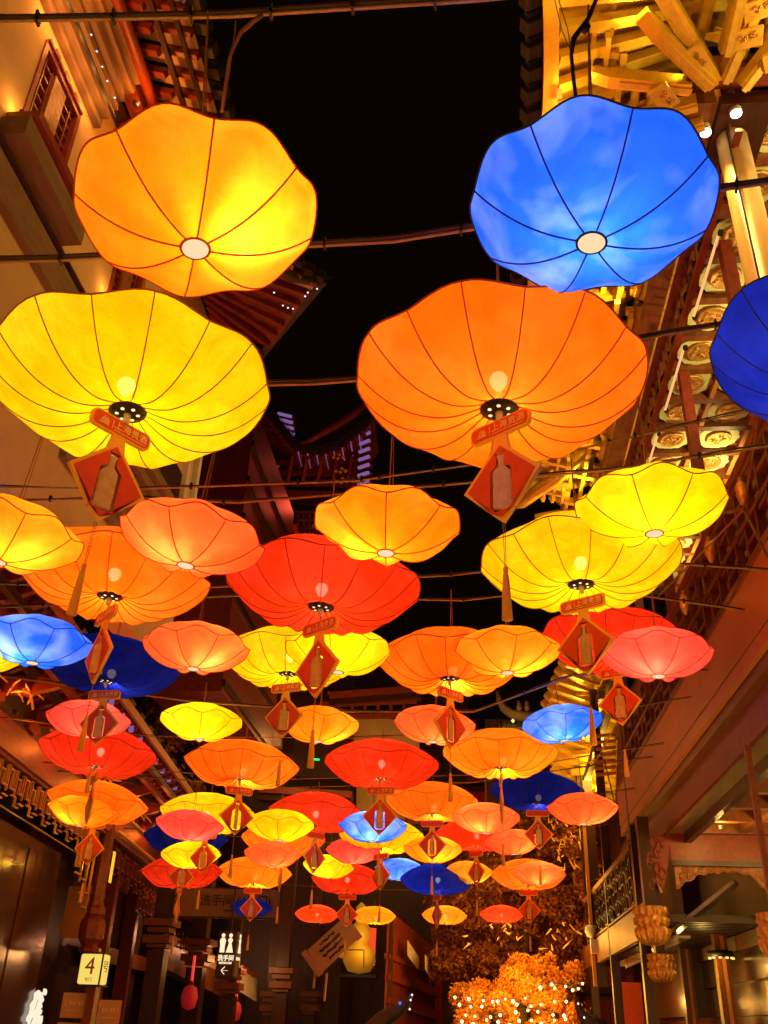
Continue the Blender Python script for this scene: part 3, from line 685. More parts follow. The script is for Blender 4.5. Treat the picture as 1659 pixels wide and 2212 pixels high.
lamp('POINT', gcent+Vector((0.2, -0.6, -1.2)), 300, (1, 0.62, 0.13), size=0.2, parent=P2)
lamp('POINT', gcent+Vector((0.2, 1.6, -1.2)), 260, (1, 0.62, 0.13), size=0.2, parent=P2)
# louvre and post between the two right-hand buildings
lv = thing('louvre_box', atY(1318, 1640, 19.5), 'slatted ventilation louvre between the gilded eaves and the balcony fascia', 'louvre')
for i in range(7): pbar('slat', M['salmonboard'], lv, atY(1288, 1590+i*14, 20.3), atY(1330, 1586+i*14, 20.3), 0.1, 0.05)
pbar('post', M['salmonboard'], lv, atY(1342, 1560, 20), atY(1335, 1740, 20), 0.12, 0.12)

# ================================================================== LEFT: cream building with the lattice window
LX = -4.6
FL = Fr((LX, 0, 0), 0, 1)
LB = thing('cream_building', (LX, 7, 0), 'tall cream plastered building on the left with a carved lattice window', 'building')
def lpc(n, m, a0, a1, d0, d1, z0, z1, **k): return FL.pc(n, M[m], LB, a0, a1, d0, d1, z0, z1, **k)
# wall built round the window opening
lpc('wall', 'plaster', 0.0, 6.0, -0.3, 0, 0, 12.6); lpc('wall', 'plaster', 7.0, 8.62, -0.3, 0, 6.2, 12.6)
lpc('wall', 'plaster', 6.0, 7.0, -0.3, 0, 6.2, 9.6); lpc('wall', 'plaster', 6.0, 7.0, -0.3, 0, 11.06, 12.6)
lpc('wall', 'plaster', 9.55, 13.0, -0.3, 0, 6.2, 12.6); lpc('wall', 'plaster', 8.62, 9.55, -0.3, 0, 6.2, 9.4)
lpc('wall', 'plaster', 8.62, 9.55, -0.3, 0, 11.0, 12.6)
for a0, a1, z0, z1 in ((6.0, 7.0, 9.6, 11.06), (8.62, 9.55, 9.4, 11.0)):
    lpc('window_pane', 'window', a0, a1, -0.2, -0.17, z0, z1)
    lpc('window_frame', 'redwood', a0, a0+0.07, -0.16, 0.02, z0, z1); lpc('window_frame', 'redwood', a1-0.07, a1, -0.16, 0.02, z0, z1)
    lpc('window_frame', 'redwood', a0+0.07, a1-0.07, -0.16, 0.02, z0, z0+0.07); lpc('window_frame', 'redwood', a0+0.07, a1-0.07, -0.16, 0.02, z1-0.07, z1)
    w = a1-a0
    for i in range(1, 6): lpc('lattice_bar', 'redwood', a0+w*i/6-0.012, a0+w*i/6+0.012, -0.12, -0.03, z0+0.07, z1-0.07)
    for i in range(1, 9): lpc('lattice_bar', 'redwood', a0+0.07, a1-0.07, -0.11, -0.04, z0+(z1-z0)*i/9-0.012, z0+(z1-z0)*i/9+0.012)
    lpc('lattice_panel', 'carved', a0+w*0.36, a0+w*0.64, -0.14, 0.0, z0+0.12, z1-0.12)
# scroll edge ornament on the window head
sm = MB()
for i in range(7): FL.box(sm, 6.02+i*0.14, 6.14+i*0.14, 0.0, 0.05, 11.06, 11.10+0.035*(i%2))
sm.build('window_head_scroll', M['redwood'], LB)
# sill below the window and hood above it
def moulding(a0, a1, z0, z1, depth, steps, m='mould', up=True, nm='moulding'):
    for i in range(steps):
        q0 = z0+(z1-z0)*i/steps; q1 = z0+(z1-z0)*(i+1)/steps-0.012
        d = depth*((i+1)/steps if up else (steps-i)/steps)
        lpc(nm, m, a0+0.02*i, a1-0.02*i, 0.0, d, q0, q1)
moulding(5.75, 7.25, 9.18, 9.46, 0.30, 1, nm='window_sill')
lpc('window_sill', 'redwood', 5.8, 7.32, 0.0, 0.36, 9.48, 9.58)
moulding(5.55, 7.35, 11.30, 12.1, 0.55, 6, nm='window_hood')
moulding(8.35, 9.9, 11.30, 12.1, 0.5, 6, nm='window_hood')
moulding(8.4, 11.6, 7.1, 8.0, 0.5, 6, nm='wall_cornice')
moulding(2.5, 7.9, 8.55, 9.0, 0.10, 1, nm='string_course')
lpc('string_course', 'darkwood', 2.5, 7.9, 0.0, 0.15, 9.01, 9.04)

for y in (12.3, 12.8): lpc('pilaster', 'white', y, y+0.12, 0, 0.1, 7.4, 10)
lpc('shutter_recess', 'darkwood', 11.3, 12.2, 0.0, 0.06, 7.6, 9.2)
for s, z, e, t in ((5.85, 9.62, 5.0, (-4.55, 5.7, 10.3)), (7.2, 9.8, 3.0, (-4.55, 7.3, 10.4)), (8.5, 9.6, 4, (-4.55, 8.5, 10.3))):
    ul = thing('wall_uplight', FL.p(s, 0.12, z), {5.85: 'small warm uplight at the left end of the lattice window sill', 7.2: 'small warm uplight at the right end of the lattice window sill', 8.5: 'small warm uplight beside the second window of the cream wall'}[s], 'light', 'uplights on the cream wall sills')
    MB().lathe([(0.02, 0), (0.03, 0.04)], 10, FL.p(s, 0.12, z-0.02)).build('body', M['black'], ul)
    lamp('POINT', FL.p(s, 0.14, z+0.06), e, (1, 0.42, 0.16), size=0.02, parent=ul)
hl = thing('hood_lamp', FL.p(6.3, 0.3, 11.2), 'warm strip lamp tucked under the window hood', 'light')
FL.box(MB(), 5.7, 7.2, 0.30, 0.34, 11.27, 11.29).build('housing', M['black'], hl)
for s in (5.8, 6.2, 6.6, 7.0): lamp('POINT', FL.p(s, 0.22, 11.22), 5.5, (1, 0.42, 0.16), size=0.03, parent=hl)
# eave: red rafters with cream boards between, dark beams, tiles
def lE(y): return 11.95 + (0.10*(y-9.2)**2.0 if y > 9.2 else 0)
def lX(y): return -3.22 + (0.21*(y-9.2)**1.5 if y > 9.2 else 0)
yy = [1.5+0.3*i for i in range(34)]
for y in yy:
    fan = -(y-9.2)*0.55 if y > 9.2 else 0
    a = Vector((lX(y), y, lE(y))); b = Vector((-4.45, y+fan, 12.45)); mid = a.lerp(b, 0.42)
    pbar('rafter', M['redwood'], LB, a, mid+(a-b)*0.02, 0.07, 0.10)
    pbar('rafter', M['redwood'], LB, mid+Vector((0,0,-0.08)), b+Vector((0,0,-0.1)), 0.09, 0.11)
    a2 = a+Vector((0, 0.15, 0.07)); b2 = b+Vector((0, 0.15, 0.07))
    pbar('eave_board', M['plaster'], LB, a2, b2, 0.22, 0.02)
    pbar('roof_tile', M['tile'], LB, a+Vector((0.16, 0.0, 0.16)), Vector((-5.2, y, 13.2)), 0.24, 0.06)
    pbar('tile_end', M['tile'], LB, a+Vector((0.20, 0.0, 0.10)), a+Vector((0.04, 0, 0.16)), 0.15, 0.15)
for x, z, w in ((-3.62, 12.0, 0.06), (-3.36, 11.95, 0.05)): pbar('eave_batten', M['darkwood'], LB, (x, 1.5, z), (x, 9.0, z), w, 0.08)
pbar('eave_beam', M['redwood'], LB, (-4.25, 1.5, 12.05), (-4.25, 9.6, 12.05), 0.2, 0.22)
pbar('eave_beam', M['darkwood'], LB, (-4.5, 1.5, 12.2), (-4.5, 9.6, 12.2), 0.2, 0.5)
lpc('wall_frieze', 'redwood', 0, 9.6, 0.02, 0.14, 12.1, 12.6)
MB().tube([(-4.0, 1.5, 11.98), (-4.0, 8.6, 11.98)], 0.075, 12).build('eave_purlin', M['redwood'], LB, True)
for y in (5.45, 7.9):
    MB().prism([(-0.5, 0), (-0.42, -0.1), (0.3, -0.14), (0.55, 0.02), (0.4, 0.12), (-0.5, 0.12)], (-4.05, y-0.12, 11.92), (1,0,0), (0,0,1), (0,1,0), 0.24).build('eave_bracket', M['redwood'], LB)
# upturned corner with finial
MB().tube([(-4.3, 9.2, 12.4), (-3.4, 10.4, 12.2), (-2.8, 11.1, 12.32), (-2.5, 11.5, 12.55), (-2.32, 11.75, 12.9)], [0.14, 0.14, 0.12, 0.09, 0.03], 8).build('hip_ridge', M['tile'], LB, True)
MB().quad((-4.6, 12.9, 12.7), (-4.6, 9.0, 12.7), (-3.1, 9.4, 12.2), (-2.48, 11.5, 12.6), (-3.5, 12.9, 12.35)).build('corner_roof', M['redwood'], LB)
for i in range(9):
    q = i/8; pbar('rafter', M['redwood'], LB, Vector((-2.5, 11.5, 12.5)).lerp(Vector((-3.9, 13.2, 12.2)), q), (-4.5, 10.6+q*1.6, 12.55), 0.08, 0.11)
pbar('tile_end', M['tile'], LB, (-2.4, 11.6, 12.68), (-3.9, 13.3, 12.35), 0.14, 0.12)
for k in range(6):
    y = 2.8+k*1.5
    ul = thing('red_eave_lamp', (-4.1, y, 11.7), ['nearest', 'second', 'third', 'fourth', 'fifth', 'sixth', 'farthest'][k]+' warm red uplight below the left eave rafters', 'light', 'uplights below the left eave')
    MB().lathe([(0.03, 0), (0.05, 0.06)], 10, (-4.1, y, 11.62)).build('body', M['black'], ul)
    lamp('POINT', (-4.0, y, 11.62), 16 if y < 9 else 3, (1, 0.33, 0.07), size=0.04, parent=ul)
sl = thing('string_lights', (-3.2, 6, 12), 'tiny cool pin lights strung along the left roof edge', 'string lights')
PIN = MB().lathe([(0.003, -0.013), (0.013, 0), (0.003, 0.013)], 8).mesh('pin_light', G['cool'], smooth=True)
def pin(par, loc, s=1.0, me=None):
    o = bpy.data.objects.new('pin_light', me or PIN); link(o, par); o.location = Vector(loc)-ORG[par.name]; o.scale = (s, s, s)
for x, y in ((397, 8), (417, 74), (433, 138), (450, 198)): pin(sl, atZ(x, y, 12.1))
for x, y in ((197, 75), (209, 111), (221, 144), (232, 175), (248, 211)): pin(sl, atX(x, y, -4.3))
for x, y in ((685, 624), (665, 632), (659, 640), (592, 632), (611, 660), (622, 665), (633, 667)): pin(sl, atZ(x, y, 12.4), 1.3)
MB().tube([atZ(390, -20, 12.1), atZ(417, 74, 12.1), atZ(450, 198, 12.1), atZ(470, 300, 12.1)], 0.004, 4).build('wire', M['black'], sl)

# ================================================================== LEFT: low building with gold-lit key fret
F3 = Fr((-6.9, 13.8, 0), -6.5, 1)
L3 = thing('fretwork_building', F3.p(0, 0, 0), 'red timber building on the left with a gold lit key fret valance', 'building')
def p3(n, m, a0, a1, d0, d1, z0, z1, **k): return F3.pc(n, M[m] if isinstance(m, str) else m, L3, a0, a1, d0, d1, z0, z1, **k)
p3('wall', 'siding', -5, 5.0, -0.9, -0.7, 0, 4.4)
for k in range(5): p3('wall_panel', 'siding', -4.6+k*1.9, -4.6+k*1.9+1.8, -0.7, -0.66, 0.3, 4.2)
p3('wall_corner_post', 'salmonboard', 0.2, 0.26, -0.72, -0.58, 0, 3.4)
p3('wall', 'darkwood', -6, 13, -3.0, -2.8, 4.4, 9)
p3('frieze_beam', 'redwood', -6, 12, -0.1, 0.08, 4.92, 5.35)
p3('frieze_beam', 'darkwood', -6, 12, -0.16, 0.02, 5.36, 5.8)
p3('frieze_rail', 'redwood', -6, 12, -0.03, 0.03, 4.86, 4.91)
GF = mat('gilded fret', (0.55, 0.24, 0.05), 0.4, metal=0.3, var=0.1)
fret(L3, GF, F3, -4.5, 4.9, 4.40, 4.84, 0.0, 0.36, 0.020, 0.04, teeth=1)
# hanging teeth near the post
for i, (s, zt, zb) in enumerate(((3.7, 4.4, 4.0), (4.1, 4.4, 3.8), (4.5, 4.4, 3.5), (4.85, 4.4, 3.3))):
    p3('lattice_bar', GF, s-0.016, s+0.016, -0.02, 0.02, zb, zt)
    if i: p3('lattice_bar', GF, s-0.36, s-0.02, -0.02, 0.02, zb+0.1, zb+0.13); p3('lattice_bar', GF, s-0.36, s-0.02, -0.02, 0.02, zb+0.35, zb+0.38)
fret(L3, M['redwood'], F3, 6.0, 11.4, 4.25, 4.80, 0.0, 0.45, 0.035, 0.05, teeth=1)
fret(L3, M['redwood'], F3, 9.2, 11.4, 3.75, 4.22, 0.0, 0.45, 0.035, 0.05, teeth=1)
for z in (4.98, 5.2): pbar('gilded_rail', M['goldpaint'], L3, F3.p(5.6, 0.1+(z-4.9), z), F3.p(12, 0.1+(z-4.9), z), 0.08, 0.05)
# eave with red rafters
for i in range(44):
    s = -6.5+0.42*i
    a = F3.p(s, 0.94, 6.38); b = F3.p(s, -0.6, 6.05)
    pbar('rafter', M['redwood'], L3, a, F3.p(s, -0.1, 5.95), 0.10, 0.12)
    if i % 2 == 0: pbar('roof_tile', M['tile'], L3, F3.p(s, 1.02, 6.58), F3.p(s, -2.2, 8.6), 0.36, 0.08)
q = MB(); q.quad(F3.p(-6.5, 0.96, 6.46), F3.p(12, 0.96, 6.46), F3.p(12, -0.6, 6.12), F3.p(-6.5, -0.6, 6.12)); q.build('eave_soffit', M['redwood'], L3)
pbar('eave_edge_board', M['salmonboard'], L3, F3.p(-6.5, 1.0, 6.44), F3.p(12, 1.0, 6.48), 0.06, 0.16)
for z, d, m in ((5.95, 0.35, 'darkwood'), (6.0, 0.62, 'redwood'), (6.1, 0.85, 'darkwood')): pbar('eave_purlin', M[m], L3, F3.p(-6.5, d, z), F3.p(12, d, z), 0.09, 0.11)
for i in range(9):
    s = -5+i*1.7
    MB().prism([(-0.1, 0), (0.5, -0.06), (0.95, 0.08), (0.8, 0.2), (0.4, 0.22), (-0.1, 0.2)], F3.p(s-0.06, -0.1, 5.62), F3.n, (0,0,1), F3.u, 0.12).build('bracket_arm', M['redwood'], L3)
    MB().prism([(0.0, 0), (0.3, -0.04), (0.55, 0.06), (0.5, 0.16), (0, 0.14)], F3.p(s-0.45, -0.02, 5.45), F3.u, (0,0,1), F3.n, 0.1).build('bracket_arm', M['redwood'], L3)
    tw = MB(); rt = random.Random(i)
    for j in range(7):
        c = F3.p(s+rt.uniform(-0.3, 0.4), 0.16+rt.uniform(0, 0.25), 5.52+rt.uniform(-0.05, 0.12)); e = F3.p(s+rt.uniform(-0.5, 0.7), 0.25+rt.uniform(0, 0.3), 5.5+rt.uniform(-0.1, 0.2))
        tw.tube([c, (c+e)/2+Vector((0,0,rt.uniform(0.0, 0.08))), e], [0.02, 0.025, 0.008], 5)
    tw.build('lit_carving', M['goldpaint'], L3, True)  # gold paint stands in for light on the bracket carvings
PIN2 = MB().box((0,0,0), (0.09, 0.03, 0.12)).mesh('eave_square', G['purple'])
for i in range(12):
    o = bpy.data.objects.new('lit_square', PIN2); link(o, L3); o.location = F3.p(0.2+i*0.8, 0.88, 6.30)-ORG[L3.name]
for k in range(6):
    s = -4.5+k*2.6
    ul = thing('frieze_lamp', F3.p(s, 0.4, 5.3), ['nearest', 'second', 'third', 'fourth', 'fifth', 'sixth', 'farthest'][k]+' warm lamp lighting the brackets above the key fret', 'light', 'lamps above the key fret')
    MB().lathe([(0.03, 0), (0.05, 0.06)], 10, F3.p(s, 0.42, 5.2)).build('body', M['black'], ul)
    lamp('POINT', F3.p(s, 0.45, 5.38), 14, (1, 0.20, 0.04), size=0.05, parent=ul)
fl = thing('fret_strip_lamp', F3.p(0, 0.1, 4.3), 'gold strip lamp shining up on the key fret valance', 'light')
F3.box(MB(), -4.5, 4.8, -0.13, -0.11, 4.28, 4.30).build('tube', M['metal'], fl)
for k in range(7): lamp('POINT', F3.p(-3.6+k*1.35, 0.16, 4.12), 4.5, (1, 0.62, 0.08), size=0.04, parent=fl)
# hanging post with carved knob
hp_ = F3.p(5.5, 0.02, 0)
sq = lambda t, r, z: 1.0/max(abs(math.cos(t)), abs(math.sin(t)), 0.76*abs(math.cos(t))+0.76*abs(math.sin(t)))
prof = [(0.18, 2.66), (0.24, 2.70), (0.26, 2.76), (0.20, 2.80), (0.22, 2.84), (0.30, 2.92), (0.32, 3.02), (0.32, 3.18), (0.29, 3.26), (0.22, 3.32), (0.26, 3.37), (0.26, 3.48), (0.20, 3.54), (0.17, 3.62), (0.19, 3.7), (0.17, 3.8), (0.17, 5.0)]
MB().lathe([(r*0.82, z) for r, z in prof], 8, hp_).build('hanging_post', M['redwood'], L3)
piece('carved_plate', M['goldpaint'], L3, F3.p(5.66, 0.2, 3.08), (0.2, 0.02, 0.26), F3.ax)
piece('carved_plate', M['goldpaint'], L3, F3.p(5.66, 0.2, 2.74), (0.2, 0.02, 0.06), F3.ax)
piece('lit_post_side', G['goldlamp'], L3, F3.p(5.80, 0.14, 4.30), (0.16, 0.02, 0.6), F3.ax)  # glowing strip stands in for light on the side of the post
p3('wall', 'darkwood', 5.0, 13, -1.6, -1.4, 0, 4.9)
p3('beam', 'redwood', 5.6, 13, -0.1, 0.1, 4.86, 5.1)
p3('lit_board', 'salmonboard', 6.6, 6.64, -0.9, -0.2, 3.0, 4.0)
for s in (7.9, 10.4): p3('column', 'redwood', s-0.15, s+0.15, -0.5, -0.2, 0, 4.9)
# building beyond it: terraced row with white wall panels and bracketed columns
F4 = Fr((-8.4, 25.2, 0), -4.0, 1)
L4 = thing('shop_row', F4.p(0, 0, 0), 'dark row of shops at lower left with pale wall bands behind bracketed columns', 'building')
def p4(n, m, a0, a1, d0, d1, z0, z1, **k): return F4.pc(n, M[m] if isinstance(m, str) else m, L4, a0, a1, d0, d1, z0, z1, **k)
p4('wall', 'darkwood', -2, 26, -1.7, -1.5, 0, 9)
p4('upper_beam', 'redwood', -2, 26, -0.6, -0.4, 4.4, 4.8)
p4('upper_beam', 'brownwood', -2, 26, -0.9, -0.6, 2.75, 3.1)
def row_col(x, y, Y, w, ztop):
    P = atY(x, y, Y)
    piece('column', M['darkwood'], L4, (P.x, P.y, (P.z+ztop)/2), (w*0.7, w*0.7, ztop-P.z))
    for i, (k, h) in enumerate(((1.35, 0.14), (1.0, 0.1), (1.25, 0.16), (0.9, 0.08))):
        piece('column_capital', M['brownwood'], L4, (P.x, P.y, P.z-0.02-0.17*i-h/2), (w*k, w*k, h))
    piece('column', M['darkwood'], L4, (P.x, P.y, (P.z-0.66)/2), (w*0.75, w*0.75, P.z-0.66))
for x, y, Y, w in ((352, 1985, 22.5, 0.5), (432, 2028, 25, 0.55), (500, 2090, 26.5, 0.5), (612, 2090, 28.5, 0.5), (588, 2140, 29, 0.42), (672, 2140, 30, 0.42), (628, 2170, 33, 0.42)):
    row_col(x, y, Y, w, 6.5)
for x0, y0, x1, y1, h in ((362, 2020, 402, 2050, 40), (446, 2062, 476, 2082, 48), (518, 2092, 552, 2113, 50)):
    a, b = atY(x0, y0, 27.5), atY(x1, y1, 28.5); c, d = atY(x1, y1+h, 28.5), atY(x0, y0+h, 27.5)
    mb = MB(); mb.add([a, b, c, d, a+Vector((0,.2,0)), b+Vector((0,.2,0)), c+Vector((0,.2,0)), d+Vector((0,.2,0))], [(0,3,2,1), (4,5,6,7), (0,1,5,4), (2,3,7,6), (1,2,6,5), (0,4,7,3)])
    mb.build('wall_band', M['white'], L4)
    pbar('band_cap', M['redwood'], L4, a+Vector((0,-0.05,0.04)), b+Vector((0,-0.05,0.04)), 0.2, 0.08)
pbar('lower_beam', M['brownwood'], L4, atY(340, 2060, 24), atY(500, 2145, 30), 0.3, 0.55)
for j in range(3):
    a = atY(374+j*9, 2035, 26); piece('window_bar', M['darkwood'], L4, a, (0.04, 0.04, 0.45))
for z in (2018, 2030, 2042): pbar('window_bar', M['darkwood'], L4, atY(366, z, 25.9), atY(404, z+8, 25.9), 0.04, 0.04)
pl = thing('band_lamp', atY(450, 2040, 27), 'pinkish lamp over the pale wall bands at lower left', 'light')
MB().lathe([(0.04, 0), (0.07, 0.07)], 10, atY(452, 2044, 27)).build('body', M['black'], pl)
lamp('POINT', atY(455, 2050, 26.6), 45, (1, 0.45, 0.38), size=0.1, parent=pl)
lamp('POINT', atY(385, 2020, 26.4), 40, (1, 0.45, 0.38), size=0.1, parent=pl)
lamp('POINT', atY(545, 2080, 26.8), 30, (1, 0.5, 0.3), size=0.1, parent=pl)
# small red lanterns by the shop doors
for k, (x, y, Y, s) in enumerate(((409, 2155, 24, 1.0), (507, 2185, 27, 0.9))):
    c = atY(x, y, Y)
    rl_ = thing('red_paper_lantern', c, ['larger red paper lantern hanging below the pale wall band', 'smaller red paper lantern under the lit restroom sign'][k], 'lantern', 'red paper lanterns by the shops')
    MB().lathe([(0.03, -0.26*s), (0.15*s, -0.2*s), (0.2*s, 0), (0.15*s, 0.2*s), (0.05, 0.27*s)], 16, c, mod=lambda t, r, z: 1+0.04*math.cos(10*t)).build('shade', M['redlan'], rl_, True)
    MB().lathe([(0.06, 0), (0.08, 0.04), (0.05, 0.08)], 12, c+Vector((0, 0, 0.27*s))).build('cap', M['redwood'], rl_)
    MB().box(c+Vector((0.0, 0.05, 0.62*s)), (0.06, 0.03, 0.55*s)).build('neon', G['redlamp'], rl_)
    MB().tube([c+Vector((0,0,0.3*s)), c+Vector((0,0,0.9*s))], 0.008, 5).build('cord', M['cord'], rl_)

# ================================================================== BACK: tall pavilion with purple-lit eaves
TY = 30.0
TB = thing('tower_pavilion', (-5.9, TY, 0), 'tall dark red pavilion in the middle distance with purple lit upturned eaves', 'building')
def tq(mb, pts, Y): return mb.quad(*[atY(x, y, Y) for x, y in pts])
body = MB().box((-5.9, TY+3.2, 10), (3.6, 4.0, 20.0)).build('wall', M['darkwood'], TB)
def curve_eave(nm, pts, dY, mtl=None):
    """front eave following an upturned line; rafters run back to the wall"""
    P = [atY(x, y, TY) for x, y in pts]
    tile = MB()
    for i in range(len(P)-1):
        n = 5
        for j in range(n):
            a = P[i].lerp(P[i+1], (j+0.15)/n); b = P[i].lerp(P[i+1], (j+0.85)/n)
            back = Vector((0, dY, -0.15))
            f = MB(); f.add([a, b, b+back*0.5, a+back*0.5], [(0,1,2,3)]); f.build('eave_panel', G['purple'] if (i*n+j) % 2 == 0 and i > 0 else M['redwood'], TB)
            c = P[i].lerp(P[i+1], j/n); pbar('rafter', M['redwood'], TB, c+Vector((0,-0.05,-0.03)), c+Vector((0, dY, -0.3)), 0.12, 0.16)
        pbar('eave_beam', M['tile'], TB, P[i]+Vector((0,-0.1,0.18)), P[i+1]+Vector((0,-0.1,0.18)), 0.2, 0.3)
    return P
curve_eave('front', [(566, 880), (600, 925), (640, 975), (690, 985), (735, 970), (780, 935), (812, 900)], 2.0)
roof = MB(); P = [atY(x, y, TY+0.05) for x, y in ((566, 872), (600, 915), (640, 965), (690, 975), (735, 960), (780, 925), (812, 890))]
top = Vector((-6.2, TY+2.5, 27))
for i in range(len(P)-1): roof.quad(P[i]+Vector((0,0,0.35)), P[i+1]+Vector((0,0,0.35)), P[i+1].lerp(top, 0.45)+Vector((0,1,-1.2)), P[i].lerp(top, 0.45)+Vector((0,1,-1.2)))
roof.build('roof', M['tile'], TB)
rd = MB(); rd.tube([atY(x, y, TY-0.1) for x, y in ((652, 962), (690, 940), (735, 915), (770, 890), (800, 868))], [0.12, 0.14, 0.16, 0.2, 0.1], 8); rd.build('roof_ridge', M['redwood'], TB, True)
# right return eave seen from below: glowing strips as purple light between red rafters
for i in range(9):
    y0 = 920+i*17
    a, b = atY(778-i*0.8, y0+6, TY+0.4), atY(800-i*0.5, y0-4+0.4*i, TY+0.2)
    pbar('eave_panel', G['purple'], TB, a, b, 0.10, 0.10)
    pbar('rafter', M['redwood'], TB, atY(735, y0+12, TY+0.8), atY(804, y0+2, TY+0.3), 0.08, 0.12)
for i in range(6):
    y0 = 893+i*13; pbar('eave_panel', G['purple'], TB, atY(600+i*4, y0, TY+0.4), atY(630+i*2, y0+7, TY+0.4), 0.09, 0.1)
    pbar('rafter', M['redwood'], TB, atY(560, y0-10, TY+0.5), atY(640, y0+14, TY+0.5), 0.09, 0.12)
for i in range(4): pbar('wall_rail', M['redwood'], TB, atY(600, 1000+i*22, TY+1), atY(770, 1003+i*22, TY+1), 0.16, 0.2)
for i in range(5): pbar('bracket_arm', M['redwood'], TB, atY(620+i*32, 1048, TY+0.6), atY(632+i*32, 985, TY+0.2), 0.12, 0.14)
FLM = MB()
for c in ((0,0,0), (0.2,0,0.05), (-0.18,0,0.06), (0.05,0,0.17)): FLM.lathe([(0.01,-0.08), (0.1,0), (0.01,0.08)], 8, c)
FLM = FLM.mesh('gilded_boss', M['goldpaint'], smooth=True)
for x, y in ((608, 1045), (598, 1010), (745, 1020), (740, 990), (747, 1042), (783+0, 1042)):
    o = bpy.data.objects.new('gilded_boss', FLM); link(o, TB); o.location = atY(x-10, y, TY+0.2)-ORG[TB.name]
# lattice windows of the tower
for wx in (557, 640):
    for i in range(4): pbar('window_bar', M['redwood'], TB, atY(wx+4+i*13, 1105, TY+1), atY(wx+4+i*13, 1166, TY+1), 0.07, 0.08)
    for j in range(4): pbar('window_bar', M['redwood'], TB, atY(wx, 1106+j*18, TY+1), atY(wx+50, 1107+j*18, TY+1), 0.07, 0.08)
a = atY(620, 1140, TY+1.1); piece('window_pane', M['window'], TB, a, (2.2, 0.05, 2.0))
pbar('lit_column', M['boardred'], TB, atY(636, 1135, TY+0.8), atY(652, 1195, TY+0.8), 0.16, 0.2)
lamp('POINT', atY(690, 1090, TY-3), 60, (1, 0.12, 0.10), size=0.3, parent=TB)
lamp('POINT', atY(760, 1000, TY-2), 25, (1, 0.15, 0.12), size=0.3, parent=TB)
lamp('POINT', atY(560, 720, TY-6), 40, (1, 0.14, 0.05), size=0.3, parent=TB)
# left neighbouring wing, dark red
LW = thing('side_wing', (-7.2, 22, 0), 'dark red timber wing between the cream building and the tower', 'building')
piece('wall', M['redwood'], LW, (-6.6, 23, 12.2), (1.8, 6, 8)); 
for i in range(7): pbar('wall_rail', M['darkwood'], LW, (-5.68, 20, 8.4+i*1.1), (-5.68, 26, 8.4+i*1.1), 0.1, 0.16)
pbar('corner_post', M['white'], LW, atY(395, 1002, 19.5), atY(418, 1075, 19.5), 0.16, 0.16)

# ================================================================== BACK: low roofs, gables, windows of the street end
BK = thing('street_end_house', (-5, 30, 0), 'white gabled house with dark tiled eaves closing the street', 'building')
YB = 32.0
def bpoly(n, m, pts, Y, th=0.3):
    P = [atY(x, y, Y) for x, y in pts]; k = len(P)
    mb = MB(); mb.add(P+[p+Vector((0, th, 0)) for p in P], [tuple(range(k)), tuple(range(2*k-1, k-1, -1))]+[(i, k+i, k+(i+1)%k, (i+1)%k) for i in range(k)])
    return mb.build(n, M[m] if isinstance(m, str) else m, BK)
bpoly('wall', 'darkwood', ((330, 1430), (1010, 1430), (1010, 2260), (330, 2260)), YB+2.5)
bpoly('gable_wall', 'white', ((430, 1505), (447, 1438), (462, 1436), (470, 1462), (484, 1466), (500, 1500), (500, 1522), (430, 1515)), YB-1)
bpoly('gable_wall', 'white', ((500, 1592), (548, 1525), (553, 1520), (606, 1590), (606, 1612), (500, 1610)), YB-1.5)
bpoly('wall', 'plaster', ((655, 1665), (735, 1672), (735, 1790), (655, 1790)), YB-0.5)
bpoly('wall', 'plaster', ((770, 1690), (930, 1690), (930, 1770), (770, 1770)), YB-0.5)
bpoly('wall', 'plaster', ((760, 1545), (905, 1560), (905, 1640), (760, 1640)), YB-0.3)
for x_, y_, e_ in ((470, 1540, 55), (590, 1640, 40), (700, 1600, 50), (860, 1600, 55), (700, 1760, 50), (850, 1740, 30)): lamp('POINT', atY(x_, y_, YB-4.5), e_, (1, 0.52, 0.26), size=0.15, parent=BK)  # lights without fittings, added to brighten the dim walls
# tiled eaves
def tiled(x0, y0, x1, y1, n, Y, m='greentile'):
    for i in range(n):
        a = atY(x0+(x1-x0)*i/n, y0+(y1-y0)*i/n, Y); b = atY(x0+(x1-x0)*(i+0.0)/n, y0+(y1-y0)*i/n-26, Y+1.8)
        pbar('roof_tile', M[m], BK, a, b, 0.14, 0.10)
    pbar('eave_board', M['redwood'], BK, atY(x0, y0+5, Y-0.05), atY(x1, y1+5, Y-0.05), 0.12, 0.2)
    pbar('eave_beam', M['darkwood'], BK, atY(x0, y0+16, Y+0.3), atY(x1, y1+16, Y+0.3), 0.5, 0.4)
tiled(712, 1497, 908, 1482, 26, YB-2)
tiled(560, 1700, 760, 1712, 22, YB-2.5, 'tile')
tiled(880, 1770, 1050, 1760, 20, YB-1)
for i in range(7): pbar('balcony_bar', M['redwood'], BK, atY(705+i*28, 1512, YB-1.6), atY(705+i*28, 1548, YB-1.6), 0.1, 0.1)
pbar('balcony_rail', M['redwood'], BK, atY(690, 1522, YB-1.7), atY(900, 1514, YB-1.7), 0.12, 0.16)
pbar('balcony_rail', M['redwood'], BK, atY(690, 1550, YB-1.7), atY(900, 1545, YB-1.7), 0.12, 0.16)
for (x, y, w, h) in ((718, 1712, 50, 70), (600, 1560, 34, 60)):
    piece('window_frame', M['redwood'], BK, atY(x, y, YB-0.7), (w*0.0165, 0.1, h*0.0165)); piece('window_pane', M['window'], BK, atY(x, y, YB-0.8), (w*0.0135, 0.1, h*0.0135))
